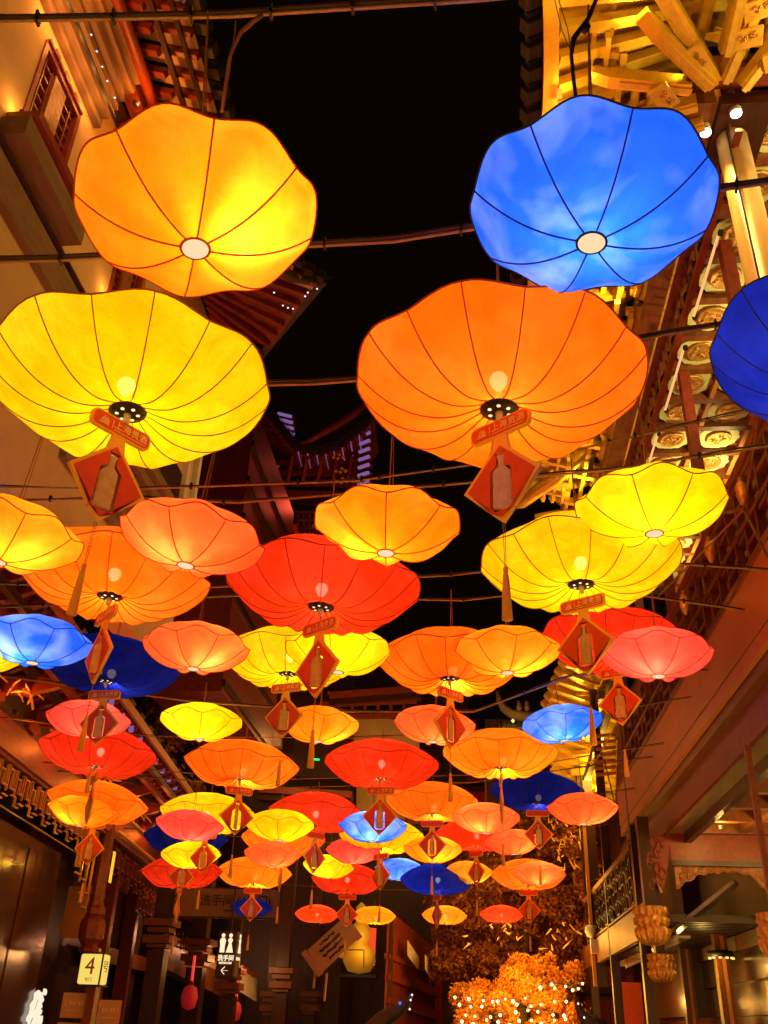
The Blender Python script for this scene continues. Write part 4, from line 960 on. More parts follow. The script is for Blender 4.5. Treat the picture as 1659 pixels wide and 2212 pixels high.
for x, y in ((722, 1716), (716, 1710)): pin(BK, atY(x, y, YB-0.95), 5, MB().lathe([(0.003, -0.013), (0.013, 0), (0.003, 0.013)], 8).mesh('blue_reflection', G['bluelamp']))  # glowing dots painted in as a blue reflection on the pane
gp = thing('led_light', atY(682, 1640, 28), 'green led strip glowing between the lanterns in mid street', 'light')
pbar('tube', G['green'], gp, atY(677, 1640, 28), atY(690, 1641, 28), 0.05, 0.05)
# right side of street end: pavilion with upturned ridge
RG = thing('ridge_pavilion', atY(1100, 1540, 30), 'small pavilion roof with curled ridge and two finial beasts behind the lanterns', 'building')
rr = MB(); rr.tube([atY(x, y, 30) for x, y in ((1075, 1492), (1078, 1512), (1088, 1530), (1105, 1542), (1130, 1548), (1160, 1550), (1190, 1556))], [0.06, 0.10, 0.13, 0.16, 0.18, 0.2, 0.2], 10); rr.build('ridge', M['mould'], RG, True)
for x in (1121, 1138):
    b = atY(x, 1536, 29.9)
    MB().lathe([(0.05, 0), (0.09, 0.06), (0.10, 0.14), (0.06, 0.22), (0.07, 0.28), (0.04, 0.34), (0.01, 0.36)], 10, b, mod=lambda t, r, z: 1+0.2*math.cos(t)).build('finial_beast', M['mould'], RG, True)
piece('wall', M['darkwood'], RG, atY(1150, 1700, 31), (3.0, 1, 4.2))
for i in range(12): pbar('roof_tile', M['greentile'], RG, atY(1090+i*10, 1558+i*0.8, 30.2), atY(1088+i*10, 1575+i*0.8, 29.4), 0.12, 0.1)
pin(RG, atY(1108, 1557, 29.6), 5, MB().lathe([(0.003, -0.013), (0.013, 0), (0.003, 0.013)], 8).mesh('ridge_lamp', G['pinwarm']))
lamp('POINT', atY(1110, 1550, 29), 20, (1, 0.75, 0.3), size=0.1, parent=RG)
# right centre house with half-timbered wall
HT = thing('timbered_house', atY(880, 2130, 27), 'half timbered red house with white panels left of the glowing blossom arch', 'building')
for i, (x0, y0, x1, y1) in enumerate(((845, 2010, 870, 2060), (880, 2030, 905, 2080), (918, 2060, 935, 2105), (850, 2060, 868, 2080), (872, 2085, 900, 2100))):
    a = atY(x0, y0, 27+i*0.4); b = atY(x1, y1-12, 28.5+i*0.4); c = atY(x1, y1+16, 28.5+i*0.4); d = atY(x0, y0+34, 27+i*0.4)
    MB().add([a, b, c, d], [(0, 1, 2, 3)]).build('wall_panel', M['white'], HT)
a, b = atY(828, 1960, 26), atY(948, 2060, 34); c, d = atY(950, 2260, 34), atY(815, 2260, 26)
MB().add([a+Vector((0.1,0.3,0)), b+Vector((0.1,0.3,0)), c+Vector((0.1,0.3,0)), d+Vector((0.1,0.3,0))], [(0, 1, 2, 3)]).build('wall', M['redwood'], HT)
for x, y0 in ((842, 1975), (875, 2000), (910, 2035), (940, 2060)): pbar('timber', M['darkwood'], HT, atY(x, y0, 26.6+(x-842)*0.07), atY(x-2, 2240, 26.6+(x-842)*0.07), 0.16, 0.16)
for y0 in (2065, 2110, 2160): pbar('timber', M['redwood'], HT, atY(836, y0, 26.4), atY(945, y0+40, 33), 0.14, 0.14)
lamp('POINT', atY(860, 2080, 24), 25, (1, 0.3, 0.1), size=0.2, parent=HT)
dr = thing('curled_eave', atY(880, 2150, 20), 'black upturned eave corner with tiny white lights at the bottom centre', 'roof')
MB().tube([atY(x, y, 20) for x, y in ((800, 2250), (830, 2200), (860, 2185), (880, 2165), (890, 2145))], [0.3, 0.16, 0.12, 0.07, 0.02], 8).build('ridge', M['tile'], dr, True)
for x, y in ((890, 2149), (887, 2160), (885, 2180), (864, 2167)): pin(dr, atY(x, y, 19.8), 1.6, None if x != 864 else MB().lathe([(0.003, -0.02), (0.02, 0), (0.003, 0.02)], 8).mesh('blue_light', G['bluelamp']))
dr2 = thing('curled_eave', atY(1250, 2180, 20), 'black upturned eave corner with pin lights right of the glowing blossom arch', 'roof')
MB().tube([atY(x, y, 20) for x, y in ((1290, 2230), (1270, 2205), (1256, 2190), (1248, 2170), (1244, 2152))], [0.28, 0.16, 0.1, 0.06, 0.02], 8).build('ridge', M['tile'], dr2, True)
pin(dr2, atY(1249, 2168, 19.8), 1.6); pin(dr2, atY(1262, 2198, 19.8), 1.6)

# ================================================================== trees
def leaf_cloud(blobs, n, size, seed):
    rnd = random.Random(seed); mb_v = []; mb_f = []
    tot = sum(b[3] for b in blobs)
    for (c, rad, dens, wgt) in blobs:
        c = Vector(c)
        for _ in range(int(n*wgt/tot)):
            while True:
                v = Vector((rnd.uniform(-1, 1), rnd.uniform(-1, 1), rnd.uniform(-1, 1)))
                if 0.25 < v.length < 1 or rnd.random() < 0.1: break
            p = c + Vector((v.x*rad[0], v.y*rad[1], v.z*rad[2]))
            a = Vector((rnd.gauss(0, 1), rnd.gauss(0, 1), rnd.gauss(0, 1))).normalized(); b = a.cross(Vector((rnd.gauss(0, 1), rnd.gauss(0, 1), rnd.gauss(0, 1)))).normalized()
            s = size*rnd.uniform(0.6, 1.3); k = len(mb_v)
            mb_v += [tuple(p-a*s), tuple(p-b*s*0.5), tuple(p+a*s), tuple(p+b*s*0.5)]; mb_f.append((k, k+1, k+2, k+3))
    return mb_v, mb_f
def tree(name, base, label, trunk_pts, limbs, blobs, n, size, m, seed):
    t = thing(name, base, label, 'tree')
    MB().tube(trunk_pts, [0.22-0.03*i for i in range(len(trunk_pts))], 10).build('trunk', M['bark'], t, True)
    for l in limbs: MB().tube(l, [0.09, 0.06, 0.025][:len(l)], 6).build('limb', M['bark'], t, True)
    v, f = leaf_cloud(blobs, n, size, seed)
    me = bpy.data.meshes.new('crown'); me.from_pydata([tuple(Vector(q)-ORG[t.name]) for q in v], [], f); me.materials.append(m)
    o = bpy.data.objects.new('crown', me); link(o, t); o['kind'] = 'stuff'
    return t
TYY = 29.0
def blob(x, y, Y, rx, rz, w): return (atY(x, y, Y), (rx, rx*0.8, rz), 1, w)
rnd = random.Random(11)
bl = []
for i in range(60):
    x = rnd.uniform(955, 1275); y = rnd.uniform(1750 if x > 1100 else 1860, 2090); bl.append(blob(x, y, TYY+rnd.uniform(-1.2, 1.5), rnd.uniform(0.4, 0.75), rnd.uniform(0.35, 0.6), 1))
b0 = atY(1120, 2150, TYY); top = atY(1130, 2050, TYY)
tr1 = tree('autumn_tree', (b0.x, TYY, 0), 'large dim autumn tree filling the end of the street above the glowing blossoms', [(b0.x, TYY, 0), (b0.x+0.1, TYY, 2.0), tuple(top), tuple(atY(1160, 1900, TYY))],
  [[top, atY(1060, 1980, TYY), atY(1000, 1900, TYY)], [top, atY(1190, 1960, TYY), atY(1230, 1820, TYY)], [top, atY(1140, 1900, TYY-0.5), atY(1180, 1780, TYY-0.5)], [atY(1160, 1900, TYY), atY(1210, 1850, TYY-0.6), atY(1250, 1790, TYY-0.6)]],
  bl, 52000, 0.075, M['leaf'], 2)
lamp('POINT', atY(1200, 1900, TYY-2.6), 40, (1, 0.38, 0.07), size=0.2, parent=tr1)
for x_, y_, e_ in ((1110, 2020, 60), (1200, 2020, 60), (1030, 2040, 40), (1080, 1930, 30)): lamp('POINT', atY(x_, y_, TYY-2.4), e_, (1, 0.50, 0.12), size=0.25, parent=tr1)
lamp('POINT', atY(1240, 1800, TYY-1.5), 24, (1, 0.5, 0.08), size=0.2, parent=tr1)
# gold painted twigs stand in for the lit leaves of the crown
tg = MB()
for i in range(46):
    x = rnd.choice((rnd.uniform(1160, 1260), rnd.uniform(1190, 1250), rnd.uniform(1000, 1230))); y = rnd.uniform(1770, 1900) if x > 1150 and rnd.random() < 0.6 else rnd.uniform(2000, 2060)
    a = atY(x, y, TYY-1.6); tg.tube([a, a+Vector((rnd.uniform(-.1, .1), 0, rnd.uniform(-.1, .1))), a+Vector((rnd.uniform(-.2, .2), 0, rnd.uniform(-.22, .22)))], [0.025, 0.03, 0.01], 5)
tg.build('lit_twigs', M['goldpaint'], tr1, True)
# glowing blossom arch with string lights
bl2 = []
for i in range(120):
    x = rnd.uniform(980, 1262); y0_ = 2130 if x < 1040 else 2115 if x < 1090 else 2075 if x < 1200 else 2095
    bl2.append(blob(x, rnd.uniform(y0_, 2260), 26+rnd.uniform(-0.4, 0.6), rnd.uniform(0.14, 0.30), rnd.uniform(0.14, 0.26), 1))
bb = atY(1120, 2212, 26)
tr2 = tree('blossom_tree', (bb.x, 26, 0), 'brightly lit orange blossom arch wrapped in rows of warm bulbs at the bottom', [(bb.x, 26.2, 0), (bb.x, 26.2, 1.2), (bb.x+0.1, 26.2, 2.2)],
  [[(bb.x, 26.2, 1.2), atY(1050, 2180, 26.2), atY(1010, 2160, 26.2)], [(bb.x, 26.2, 1.2), atY(1190, 2170, 26.2), atY(1230, 2130, 26.2)]], bl2, 34000, 0.05, M['flower'], 5)
st = thing('festoon_lights', atY(1120, 2150, 25.2), 'rows of round warm bulbs strung across the glowing orange blossoms', 'string lights')
BLM = MB().lathe([(0.004, -0.045), (0.032, -0.032), (0.045, 0), (0.032, 0.032), (0.004, 0.045)], 12).mesh('bulb', G['string'], smooth=True)
rows = [[(985+i*30, 2138+10*math.sin(i*0.5)+(14 if i < 6 else -2)) for i in range(10)], [(990+i*26, 2168+8*math.sin(i*1.3)) for i in range(10)], [(1003+i*27, 2190+6*math.sin(i)) for i in range(9)], [(998+i*25, 2206+5*math.sin(i*2)) for i in range(10)], [(1240, 2136), (1248, 2138), (1190, 2128), (1170, 2135)]]
for rw in rows:
    pts = [atY(x+rnd.uniform(-4, 4), y+rnd.uniform(-3, 3), 25.2) for x, y in rw]
    for p in pts:
        o = bpy.data.objects.new('bulb', BLM); link(o, st); o.location = p-ORG[st.name]; s_ = rnd.uniform(0.55, 0.95); o.scale = (s_,)*3
    MB().tube([p+Vector((0, 0.03, 0.05)) for p in pts], 0.006, 4).build('wire', M['black'], st)
for x, y in ((1030, 2150), (1110, 2150), (1190, 2130), (1060, 2200), (1170, 2190), (1130, 2110)): lamp('POINT', atY(x, y, 24.8), 62, (1, 0.55, 0.10), size=0.15, parent=st)
FH = thing('far_hall', (1, 38, 0), 'dim red timber hall behind the big autumn tree at the end of the street', 'building')
piece('wall', M['redwood'], FH, (0.8, 38, 6), (9.0, 0.6, 12))
for i in range(9): pbar('wall_rail', M['darkwood'], FH, (-3.7, 37.6, 3+i*1.0), (5.3, 37.6, 3+i*1.0), 0.14, 0.22)
for i in range(7): pbar('wall_post', M['darkwood'], FH, (-3.4+i*1.4, 37.6, 0), (-3.4+i*1.4, 37.6, 12), 0.2, 0.2)
lamp('POINT', (0.5, 34.5, 6.5), 400, (1, 0.25, 0.05), size=0.3, parent=FH)
# carved tree texture left: leaves lit behind the left lanterns
v0 = atY(330, 1560, 27)
bl3 = [blob(rnd.uniform(290, 400), rnd.uniform(1500, 1760), 28+rnd.uniform(-1, 1), 0.7, 0.6, 1) for i in range(16)]
tree('dark_tree', (v0.x, 28, 0), 'dark leafy tree behind the eave at left centre, dimly lit brown', [(v0.x, 28, 0), (v0.x+0.1, 28, 4), tuple(v0)], [[v0, atY(350, 1640, 28), atY(380, 1700, 28)], [v0, atY(310, 1530, 28), atY(300, 1500, 28)]], bl3, 6000, 0.11, M['leaf'], 8)
lamp('POINT', atY(340, 1600, 25), 18, (1, 0.5, 0.12), size=0.2, parent=bpy.data.objects['dark_tree'])
# ================================================================== lanterns
def lantern_shade(D, big):
    Rr = D/2; n = 8 if not big else 16; seg = 96 if big else 80; wv = 8
    r0 = 0.066*D if big else 0.058*D
    bowl = 12; cap = 9; vs = []; fs = []
    amp = 0.015*D if big else 0.027*D
    def prof(r):
        q = (r-r0)/(Rr-r0)
        if big:
            rd = 0.34
            if q < rd: return -0.118*D - 0.050*D*math.sin(q/rd*math.pi/2)
            u = (q-rd)/(1-rd); return -0.168*D*(1-u**2.2)
        return -0.215*D*(1-q**2.35)
    def ring(t, q, up):
        w = math.cos(wv*t)                       # +1 on low ribs, -1 mid panel
        pan = abs(math.sin(n*t/2))               # 0 on ribs, 1 between
        Re = Rr*(1 - 0.010*w + 0.006*pan)
        r = r0+(Re-r0)*q if not up else Re*q
        wave = -amp*w*(q**2.2)
        if not up:
            z = prof(r0+(Rr-r0)*q) + wave + pan*(0.016*D if big else 0.032*D)*math.sin(math.pi*min(1, q))**0.8*(1 if q < 1 else 0)
        else:
            z = (0.19 if big else 0.20)*D*(1-q**2.6) + wave*q**1.5
        return Vector((r*math.cos(t), r*math.sin(t), z))
    qs = [(i/bowl)**0.9 for i in range(bowl+1)]
    for q in qs: vs += [ring(2*math.pi*k/seg, q, False) for k in range(seg)]
    cs = [1-(i/cap)*0.93 for i in range(1, cap+1)]
    for q in cs: vs += [ring(2*math.pi*k/seg, q, True) for k in range(seg)]
    nr = len(qs)+len(cs)
    for i in range(nr-1):
        for k in range(seg): fs.append((i*seg+k, i*seg+(k+1)%seg, (i+1)*seg+(k+1)%seg, (i+1)*seg+k))
    mb = MB(); mb.add(vs, fs)
    return mb, ring, r0
LM = {}
for kind, D, big in (('B', 1.5, True), ('S', 1.0, False)):
    mb, ring, r0 = lantern_shade(D, big)
    d = {'shade': mb.mesh('shade', FAB['yellow'], smooth=True), 'D': D, 'r0': r0}
    n = 16 if big else 8; rt = 0.0036 if big else 0.0040
    ribs = []
    for v in ((0, 1) if big else (0,)):
        t = 2*math.pi*v/16
        P = [ring(t, (i/16)**0.9, False) for i in range(17)]
        P = [Vector((p.x, p.y, p.z-0.002)) for p in P]
        P = [Matrix.Rotation(-t, 3, 'Z') @ p for p in P]
        ribs.append(MB().tube(P, rt, 5).mesh('rib', PIPE['yellow'], smooth=True))
    d['ribs'] = ribs; d['n'] = n
    rim = [ring(2*math.pi*k/96, 1.0, False)*1.004 for k in range(97)]
    d['rim'] = MB().tube(rim, 0.0046 if big else 0.0042, 6, cap=False).mesh('rim_piping', PIPE['yellow'], smooth=True)
    zc = (0.19 if big else 0.20)*D
    d['cap'] = MB().lathe([(0.001, zc+0.02), (0.05*D, zc+0.01), (0.06*D, zc-0.01), (0.07*D, zc-0.012), (0.001, zc-0.02)], 16).mesh('cap', M['black'], smooth=True)
    zb = -0.118*D if big else -0.215*D
    if big:
        d['base'] = MB().lathe([(0.001, zb-0.018), (r0*0.55, zb-0.016), (r0*0.98, zb-0.006), (r0*1.03, zb+0.004), (0.001, zb+0.006)], 28).mesh('base_plate', M['black'], smooth=True)
        d['hole'] = MB().lathe([(0.0105, -0.001), (0.0105, 0.002)], 10).mesh('vent_hole', G['hole'])
        d['socket'] = MB().lathe([(0.012, -0.06), (0.018, -0.055), (0.020, 0.0)], 10).mesh('socket', M['camera_white'], smooth=True)
        bz = -0.005; d['bulb'] = MB().lathe([(0.02, bz-0.06), (0.036, bz-0.034), (0.048, bz-0.01), (0.048, bz+0.01), (0.036, bz+0.034), (0.016, bz+0.046), (0.001, bz+0.049)], 18).mesh('bulb', G['bulb'], smooth=True)
    else:
        d['base'] = MB().lathe([(0.001, zb-0.003), (r0*0.98, zb-0.003), (r0*0.98, zb+0.003), (0.001, zb+0.003)], 28).mesh('base_disc', G['disc'])
        ringp = [Vector((r0*1.02*math.cos(a), r0*1.02*math.sin(a), zb)) for a in [2*math.pi*k/32 for k in range(33)]]
        d['basering'] = MB().tube(ringp, 0.006, 5, cap=False).mesh('base_ring', PIPE['yellow'], smooth=True)
    d['zc'] = zc; d['zb'] = zb
    LM[kind] = d
def sub(name, me, parent, m=None, loc=(0,0,0), rz=0):
    o = bpy.data.objects.new(name, me); COL.objects.link(o); o.parent = parent; o.location = loc
    if rz: o.rotation_euler = (0, 0, rz)
    if m: o.material_slots[0].link = 'OBJECT'; o.material_slots[0].material = m
    return o
LG = {'B': 'large ribbed silk lanterns hung across the street', 'S': 'small lotus shaped silk lanterns hung across the street'}
LPOW = {'yellow': 1.0, 'amber': 1.0, 'orange': 1.0, 'salmon': 1.1, 'pink': 1.2, 'red': 1.3, 'blue': 0.95, 'navy': 0.8}
def lantern(kind, colour, x, y, z, label, tx=0, ty=0, rz=0.0, pw=1.0, det=2, cable=5.5, low=False):
    d = LM[kind]; D = d['D']
    root = bpy.data.objects.new('ribbed_lantern' if kind == 'B' else 'lotus_lantern', None); COL.objects.link(root)
    root.empty_display_size = 0.1; root.location = (x, y, z); root.rotation_euler = (R(tx), R(ty), R(rz))
    tag(root, label, 'lantern', LG[kind]); ORG[root.name] = Vector((x, y, z))
    sub('shade', d['shade'], root, FAB[colour])
    for k in range(d['n']):
        sub('rib', d['ribs'][k % len(d['ribs'])], root, PIPE[colour], rz=2*math.pi*k/d['n'])
    sub('rim_piping', d['rim'], root, RIMM[colour])
    sub('cap', d['cap'], root)
    bp = sub('base_plate' if kind == 'B' else 'base_disc', d['base'], root)
    if kind == 'B':
        if det > 1:
            for k in range(6):
                a = 2*math.pi*k/6+0.3; sub('vent_hole', d['hole'], bp, loc=(0.055*math.cos(a), 0.055*math.sin(a), d['zb']-0.0165))
        sub('socket', d['socket'], root, loc=(0, 0, d['zb']-0.015))
        sub('bulb', d['bulb'], root, G['bulblow'] if low else G['bulb'], loc=(0.03, 0.02, -0.085) if low else (random.uniform(-0.02, 0.02), random.uniform(-0.02, 0.02), random.uniform(-0.02, 0.03)))
    else: sub('base_ring', d['basering'], root, PIPE[colour])
    # hanging cords from the cap to the cable above
    top = Vector((0, 0, max(0.25, cable-z)))
    c = MB().tube([(0.0, 0, d['zc']), tuple(top)], 0.005, 4).tube([(0.03, 0, d['zc']), (0.012, 0.01, d['zc']+0.5*(top.z-d['zc'])), tuple(top)], 0.003, 4)
    o = bpy.data.objects.new('hanging_cord', c.mesh('hanging_cord', M['cord'])); COL.objects.link(o); o.parent = root; o['kind'] = 'stuff' if False else 'part'
    del o['kind']
    l = bpy.data.lights.new('bulb_light', 'POINT')
    l.energy = (BIGW if kind == 'B' else SMALLW)*pw*LPOW[colour]
    l.color = (1, 0.80, 0.55) if colour not in ('blue', 'navy') else (0.75, 0.85, 1)
    l.shadow_soft_size = 0.06
    lo = bpy.data.objects.new('bulb_light', l); COL.objects.link(lo); lo.parent = root
    if kind == 'S' and y < 2.75: lo.location = (0.16, -0.06, -0.02)
    elif kind == 'S' and y < 2.9: lo.location = (0.03, 0.02, 0.0)
    else: lo.location = ((0.05, 0.1, -0.12) if low else (0, 0, 0.0)) if kind == 'B' else (random.uniform(-0.15, 0.15)*D, random.uniform(-0.15, 0.1)*D, -0.03)
    if kind == 'B': l.shadow_soft_size = 0.075; l.use_shadow = True
    return root
BIGW, SMALLW = 29.0, 13.5
# kind, colour, x, y, z, cable height, label, tiltx, tilty, power
LT = [
 ('B', 'yellow', -1.83, 3.92, 4.67, 5.60, 'large yellow ribbed lantern at upper left, biggest of the yellow ones', 0, -4, 1.0),
 ('B', 'orange', 0.17, 3.94, 4.64, 5.72, 'large orange ribbed lantern directly under the big blue lotus lantern', 0, 1, 1.0),
 ('B', 'navy', 2.05, 3.93, 4.76, 5.98, 'large dark blue ribbed lantern cut off by the right edge', 0, 12, 2.2),
 ('B', 'orange', -2.83, 6.46, 4.68, 5.48, 'large orange ribbed lantern behind the two lotus lanterns at the left edge', 0, 1, 1.0),
 ('B', 'red', -1.13, 6.44, 4.57, 5.55, 'large bright red ribbed lantern in the middle with a frosted bulb showing', 0, 2, 1.0),
 ('B', 'yellow', 0.84, 6.45, 4.75, 5.78, 'large yellow ribbed lantern right of centre, half behind a yellow lotus lantern', 0, 0, 1.0),
 ('B', 'navy', -4.00, 9.48, 5.02, 5.62, 'large dark blue ribbed lantern behind the blue lotus lantern at the left edge', 0, 3, 0.25),
 ('B', 'yellow', -2.02, 9.64, 5.16, 5.75, 'large yellow ribbed lantern left of centre, below the big red one', 0, 0, 1.0),
 ('B', 'orange', -0.21, 9.04, 4.90, 5.72, 'large orange ribbed lantern with a bright spot by its base, right of centre', 0, 1, 1.0),
 ('B', 'red', 1.50, 9.24, 5.20, 5.9, 'large red ribbed lantern behind the pink lotus lantern on the right', 0, 7, 0.8),
 ('B', 'red', -4.79, 11.52, 4.58, 5.2, 'large deep red ribbed lantern with a glowing centre, leftmost of its row', 0, 3, 0.7),
 ('B', 'orange', -3.02, 12.0, 4.56, 5.1, 'large orange ribbed lantern lit at its base, left of centre in the middle row', 0, 2, 0.9),
 ('B', 'red', -1.19, 12.16, 4.62, 5.1, 'large vivid red ribbed lantern in the middle row above the blue lotus lantern', 0, 1, 1.0),
 ('B', 'amber', 0.37, 12.22, 4.79, 5.2, 'large golden ribbed lantern in the middle row with an edge-on pendant', 0, 0, 1.0),
 ('B', 'navy', 1.03, 15.34, 5.0, 5.45, 'large dark blue ribbed lantern left of the salmon lantern under the balcony fascia', 0, 2, 0.35),
 ('B', 'yellow', -4.16, 14.73, 4.46, 5.0, 'large yellow ribbed lantern behind the pink lotus lantern at lower left', 0, 1, 1.0),
 ('B', 'red', -2.44, 14.80, 4.51, 5.0, 'large red ribbed lantern behind the small yellow lotus, left of the blue one', 0, 1, 0.8),
 ('B', 'orange', -0.65, 15.32, 4.81, 5.2, 'large orange ribbed lantern right of the small blue lotus lantern', 0, 1, 1.0),
 ('B', 'orange', -5.60, 13.75, 4.41, 5.0, 'large orange ribbed lantern behind an amber lotus, next to the gold key fret', 0, 5, 0.9),
 ('B', 'navy', -5.17, 17.05, 4.48, 5.0, 'large dark blue ribbed lantern hidden behind the pink and yellow lotus lanterns', 0, 0, 0.15),
 ('B', 'orange', -3.40, 17.1, 4.50, 5.0, 'large orange ribbed lantern behind the yellow and salmon lotus pair, lower left', 0, 0, 0.9),
 ('B', 'yellow', -1.61, 16.96, 4.55, 5.0, 'large yellow ribbed lantern behind the blue lotus lantern in the lower middle', 0, 0, 1.0),
 ('B', 'red', 0.05, 18.08, 4.80, 5.2, 'large red ribbed lantern below the salmon lotus with a bright white bulb', 0, 0, 1.0),
 ('B', 'red', -5.47, 18.05, 4.03, 4.8, 'large dark red ribbed lantern leftmost above the beige direction sign', 0, -3, 0.5),
 ('B', 'amber', -4.34, 19.18, 4.20, 4.9, 'large golden ribbed lantern above the beige direction sign', 0, 0, 1.0),
 ('B', 'red', -2.56, 20.02, 4.22, 4.9, 'large dark red ribbed lantern beneath the small yellow lotus, lower middle', 0, 0, 0.7),
 ('B', 'navy', -0.74, 19.93, 4.24, 4.9, 'large dark blue ribbed lantern with a white bulb in the last full row', 0, 0, 0.9),
 ('B', 'orange', 1.08, 19.92, 4.37, 5.0, 'large orange ribbed lantern above the trees, rightmost in its row', 0, 0, 0.9),
 ('B', 'red', -5.35, 33.78, 4.89, 5.6, 'tiny red ribbed lantern of the last row, left of the yellow one', 0, 0, 0.8),
 ('B', 'amber', -3.40, 33.97, 4.91, 5.6, 'tiny yellow ribbed lantern of the last row above the tilted banner board', 0, 0, 1.0),
 ('B', 'orange', -0.97, 33.13, 4.89, 5.6, 'tiny orange ribbed lantern of the last row in front of the dim tree', 0, 0, 1.0),
 ('B', 'red', 0.95, 35.07, 5.16, 5.9, 'tiny bright red ribbed lantern, rightmost of the last row', 0, 0, 0.9),
 ('B', 'navy', -7.99, 35.34, 5.21, 5.9, 'tiny dark blue ribbed lantern overlapping the right end of the direction sign', 0, 0, 0.1),
 ('S', 'amber', -1.13, 2.71, 4.65, 6.03, 'big golden orange lotus lantern at the top left, nearest to the viewer', -2, -5, 1.2),
 ('S', 'blue', 0.53, 2.80, 4.68, 6.05, 'big bright blue lotus lantern at the top right, nearest to the viewer', 0, 4, 0.85),
 ('S', 'amber', -3.16, 5.35, 4.48, 5.85, 'amber lotus lantern cut off by the left edge, upper one', 0, 5, 1.0),
 ('S', 'salmon', -1.93, 5.58, 4.55, 5.85, 'salmon lotus lantern just below the pendant of the biggest yellow lantern', 0, 5, 1.0),
 ('S', 'amber', -0.56, 5.58, 4.63, 5.88, 'amber lotus lantern in the centre between two large lantern rows', 0, 1, 1.0),
 ('S', 'yellow', 1.24, 5.59, 4.76, 6.2, 'bright yellow lotus lantern at right overlapping a larger yellow lantern', 0, 0, 1.0),
 ('S', 'blue', -4.05, 7.82, 4.66, 5.6, 'pale blue lotus lantern at the left edge', 0, 0, 1.0),
 ('S', 'yellow', -4.72, 7.87, 4.61, 5.6, 'yellow lotus lantern barely showing at the left edge under the blue one', 0, 0, 1.0),
 ('S', 'salmon', -2.61, 8.12, 4.71, 5.5, 'salmon lotus lantern left of centre beside the dark blue lantern', 0, 0, 1.0),
 ('S', 'yellow', -1.26, 8.29, 4.74, 5.5, 'yellow lotus lantern behind the pendant of the big red lantern', 0, 0, 1.0),
 ('S', 'amber', 0.35, 8.47, 4.80, 5.5, 'amber lotus lantern overlapping the large orange lantern right of centre', 0, 0, 1.0),
 ('S', 'pink', 1.72, 8.28, 4.70, 5.7, 'pink lotus lantern on the right against the balcony fascia board', 0, 2, 1.0),
 ('S', 'pink', -4.68, 10.74, 4.78, 5.3, 'pink lotus lantern at left behind a dark diamond pendant', 0, 0, 1.0),
 ('S', 'yellow', -3.30, 10.88, 4.80, 5.3, 'pale yellow lotus lantern standing clear of the others at left centre', 0, 0, 1.0),
 ('S', 'amber', -1.92, 11.34, 4.91, 5.4, 'amber lotus lantern behind a hanging tassel in the middle', 0, 1, 1.0),
 ('S', 'salmon', -0.46, 11.21, 4.88, 5.4, 'salmon lotus lantern behind a tilted diamond pendant, right of centre', 0, 4, 1.0),
 ('S', 'blue', 1.12, 11.47, 4.98, 5.5, 'blue lotus lantern in front of the farther gilded eave', 0, -6, 1.0),
 ('S', 'amber', -5.62, 13.33, 4.20, 5.0, 'amber lotus lantern in front of the key fret at lower left', 0, 4, 1.0),
 ('S', 'pink', -4.16, 13.84, 4.12, 4.9, 'pink lotus lantern at lower left in front of a large yellow lantern', 0, 3, 1.0),
 ('S', 'yellow', -2.80, 13.77, 4.13, 4.9, 'yellow lotus lantern in the lower left middle with a sharp dark rim', 0, 0, 1.0),
 ('S', 'blue', -1.48, 14.1, 4.19, 4.9, 'blue lotus lantern in the lower middle behind a diamond pendant', 0, 0, 1.0),
 ('S', 'salmon', 0.19, 14.18, 4.35, 5.0, 'salmon lotus lantern right of centre crossed by an edge-on pendant', 0, 0, 1.0),
 ('S', 'salmon', 1.57, 13.85, 4.44, 5.2, 'salmon lotus lantern at right just under the end of the balcony fascia', 0, 0, 1.0),
 ('S', 'yellow', -4.74, 16.04, 4.04, 4.8, 'yellow lotus lantern below the pink one at lower left', 0, -3, 1.0),
 ('S', 'salmon', -3.47, 16.68, 4.17, 4.8, 'salmon lotus lantern touching the golden ribbed lantern below it', 0, 0, 1.0),
 ('S', 'pink', -2.13, 17.2, 4.34, 4.9, 'pink lotus lantern in the lower middle between a diamond and the blue lantern', 0, 0, 1.0),
 ('S', 'amber', -0.69, 16.61, 4.29, 4.9, 'amber lotus lantern behind a flat diamond pendant at lower centre right', 0, 0, 1.0),
 ('S', 'salmon', 0.71, 17.50, 4.59, 5.1, 'salmon lotus lantern slightly tilted in front of the red one at lower right', 0, -4, 1.0),
 ('S', 'salmon', -5.52, 19.19, 4.19, 4.8, 'salmon lotus lantern beside the dark red one above the direction sign', 0, -5, 1.0),
 ('S', 'yellow', -2.83, 19.0, 4.32, 4.9, 'yellow lotus lantern overlapping the dark red ribbed one at lower middle', 0, 3, 1.0),
 ('S', 'blue', -1.52, 20.0, 4.44, 5.0, 'blue lotus lantern farthest down the street', 0, 0, 1.0),
 ('S', 'amber', -0.13, 19.66, 4.36, 5.0, 'amber lotus lantern behind a narrow diamond pendant in the last full row', 0, 0, 1.0),
 ('S', 'salmon', 1.23, 19.0, 4.28, 5.0, 'salmon lotus lantern overlapping the last orange ribbed lantern at right', 0, 0, 1.0),
]
LO = []
for i, (k, c, x, y, z, cz, lab, tx, ty, pw) in enumerate(LT):
    if 28 <= i <= 32:
        f_ = 0.63 if i == 32 else 0.667; x, y, z, cz = x*f_, y*f_, 1.6+(z-1.6)*f_, 4.35
    rzv = 22.5 if i == 33 else 11.8 if i == 34 else (8 if k == 'S' else 3)+random.uniform(-14, 14)
    LO.append(lantern(k, c, x, y, z-(0.05 if y < 4.5 else 0), lab, tx, ty, rzv, pw, 2 if y < 13 else 1, cz, i in (6, 8, 11, 13, 14, 17, 19, 21, 24, 29)))
    if 28 <= i <= 32: LO[-1].scale = (0.667,)*3 if i < 32 else (0.63,)*3

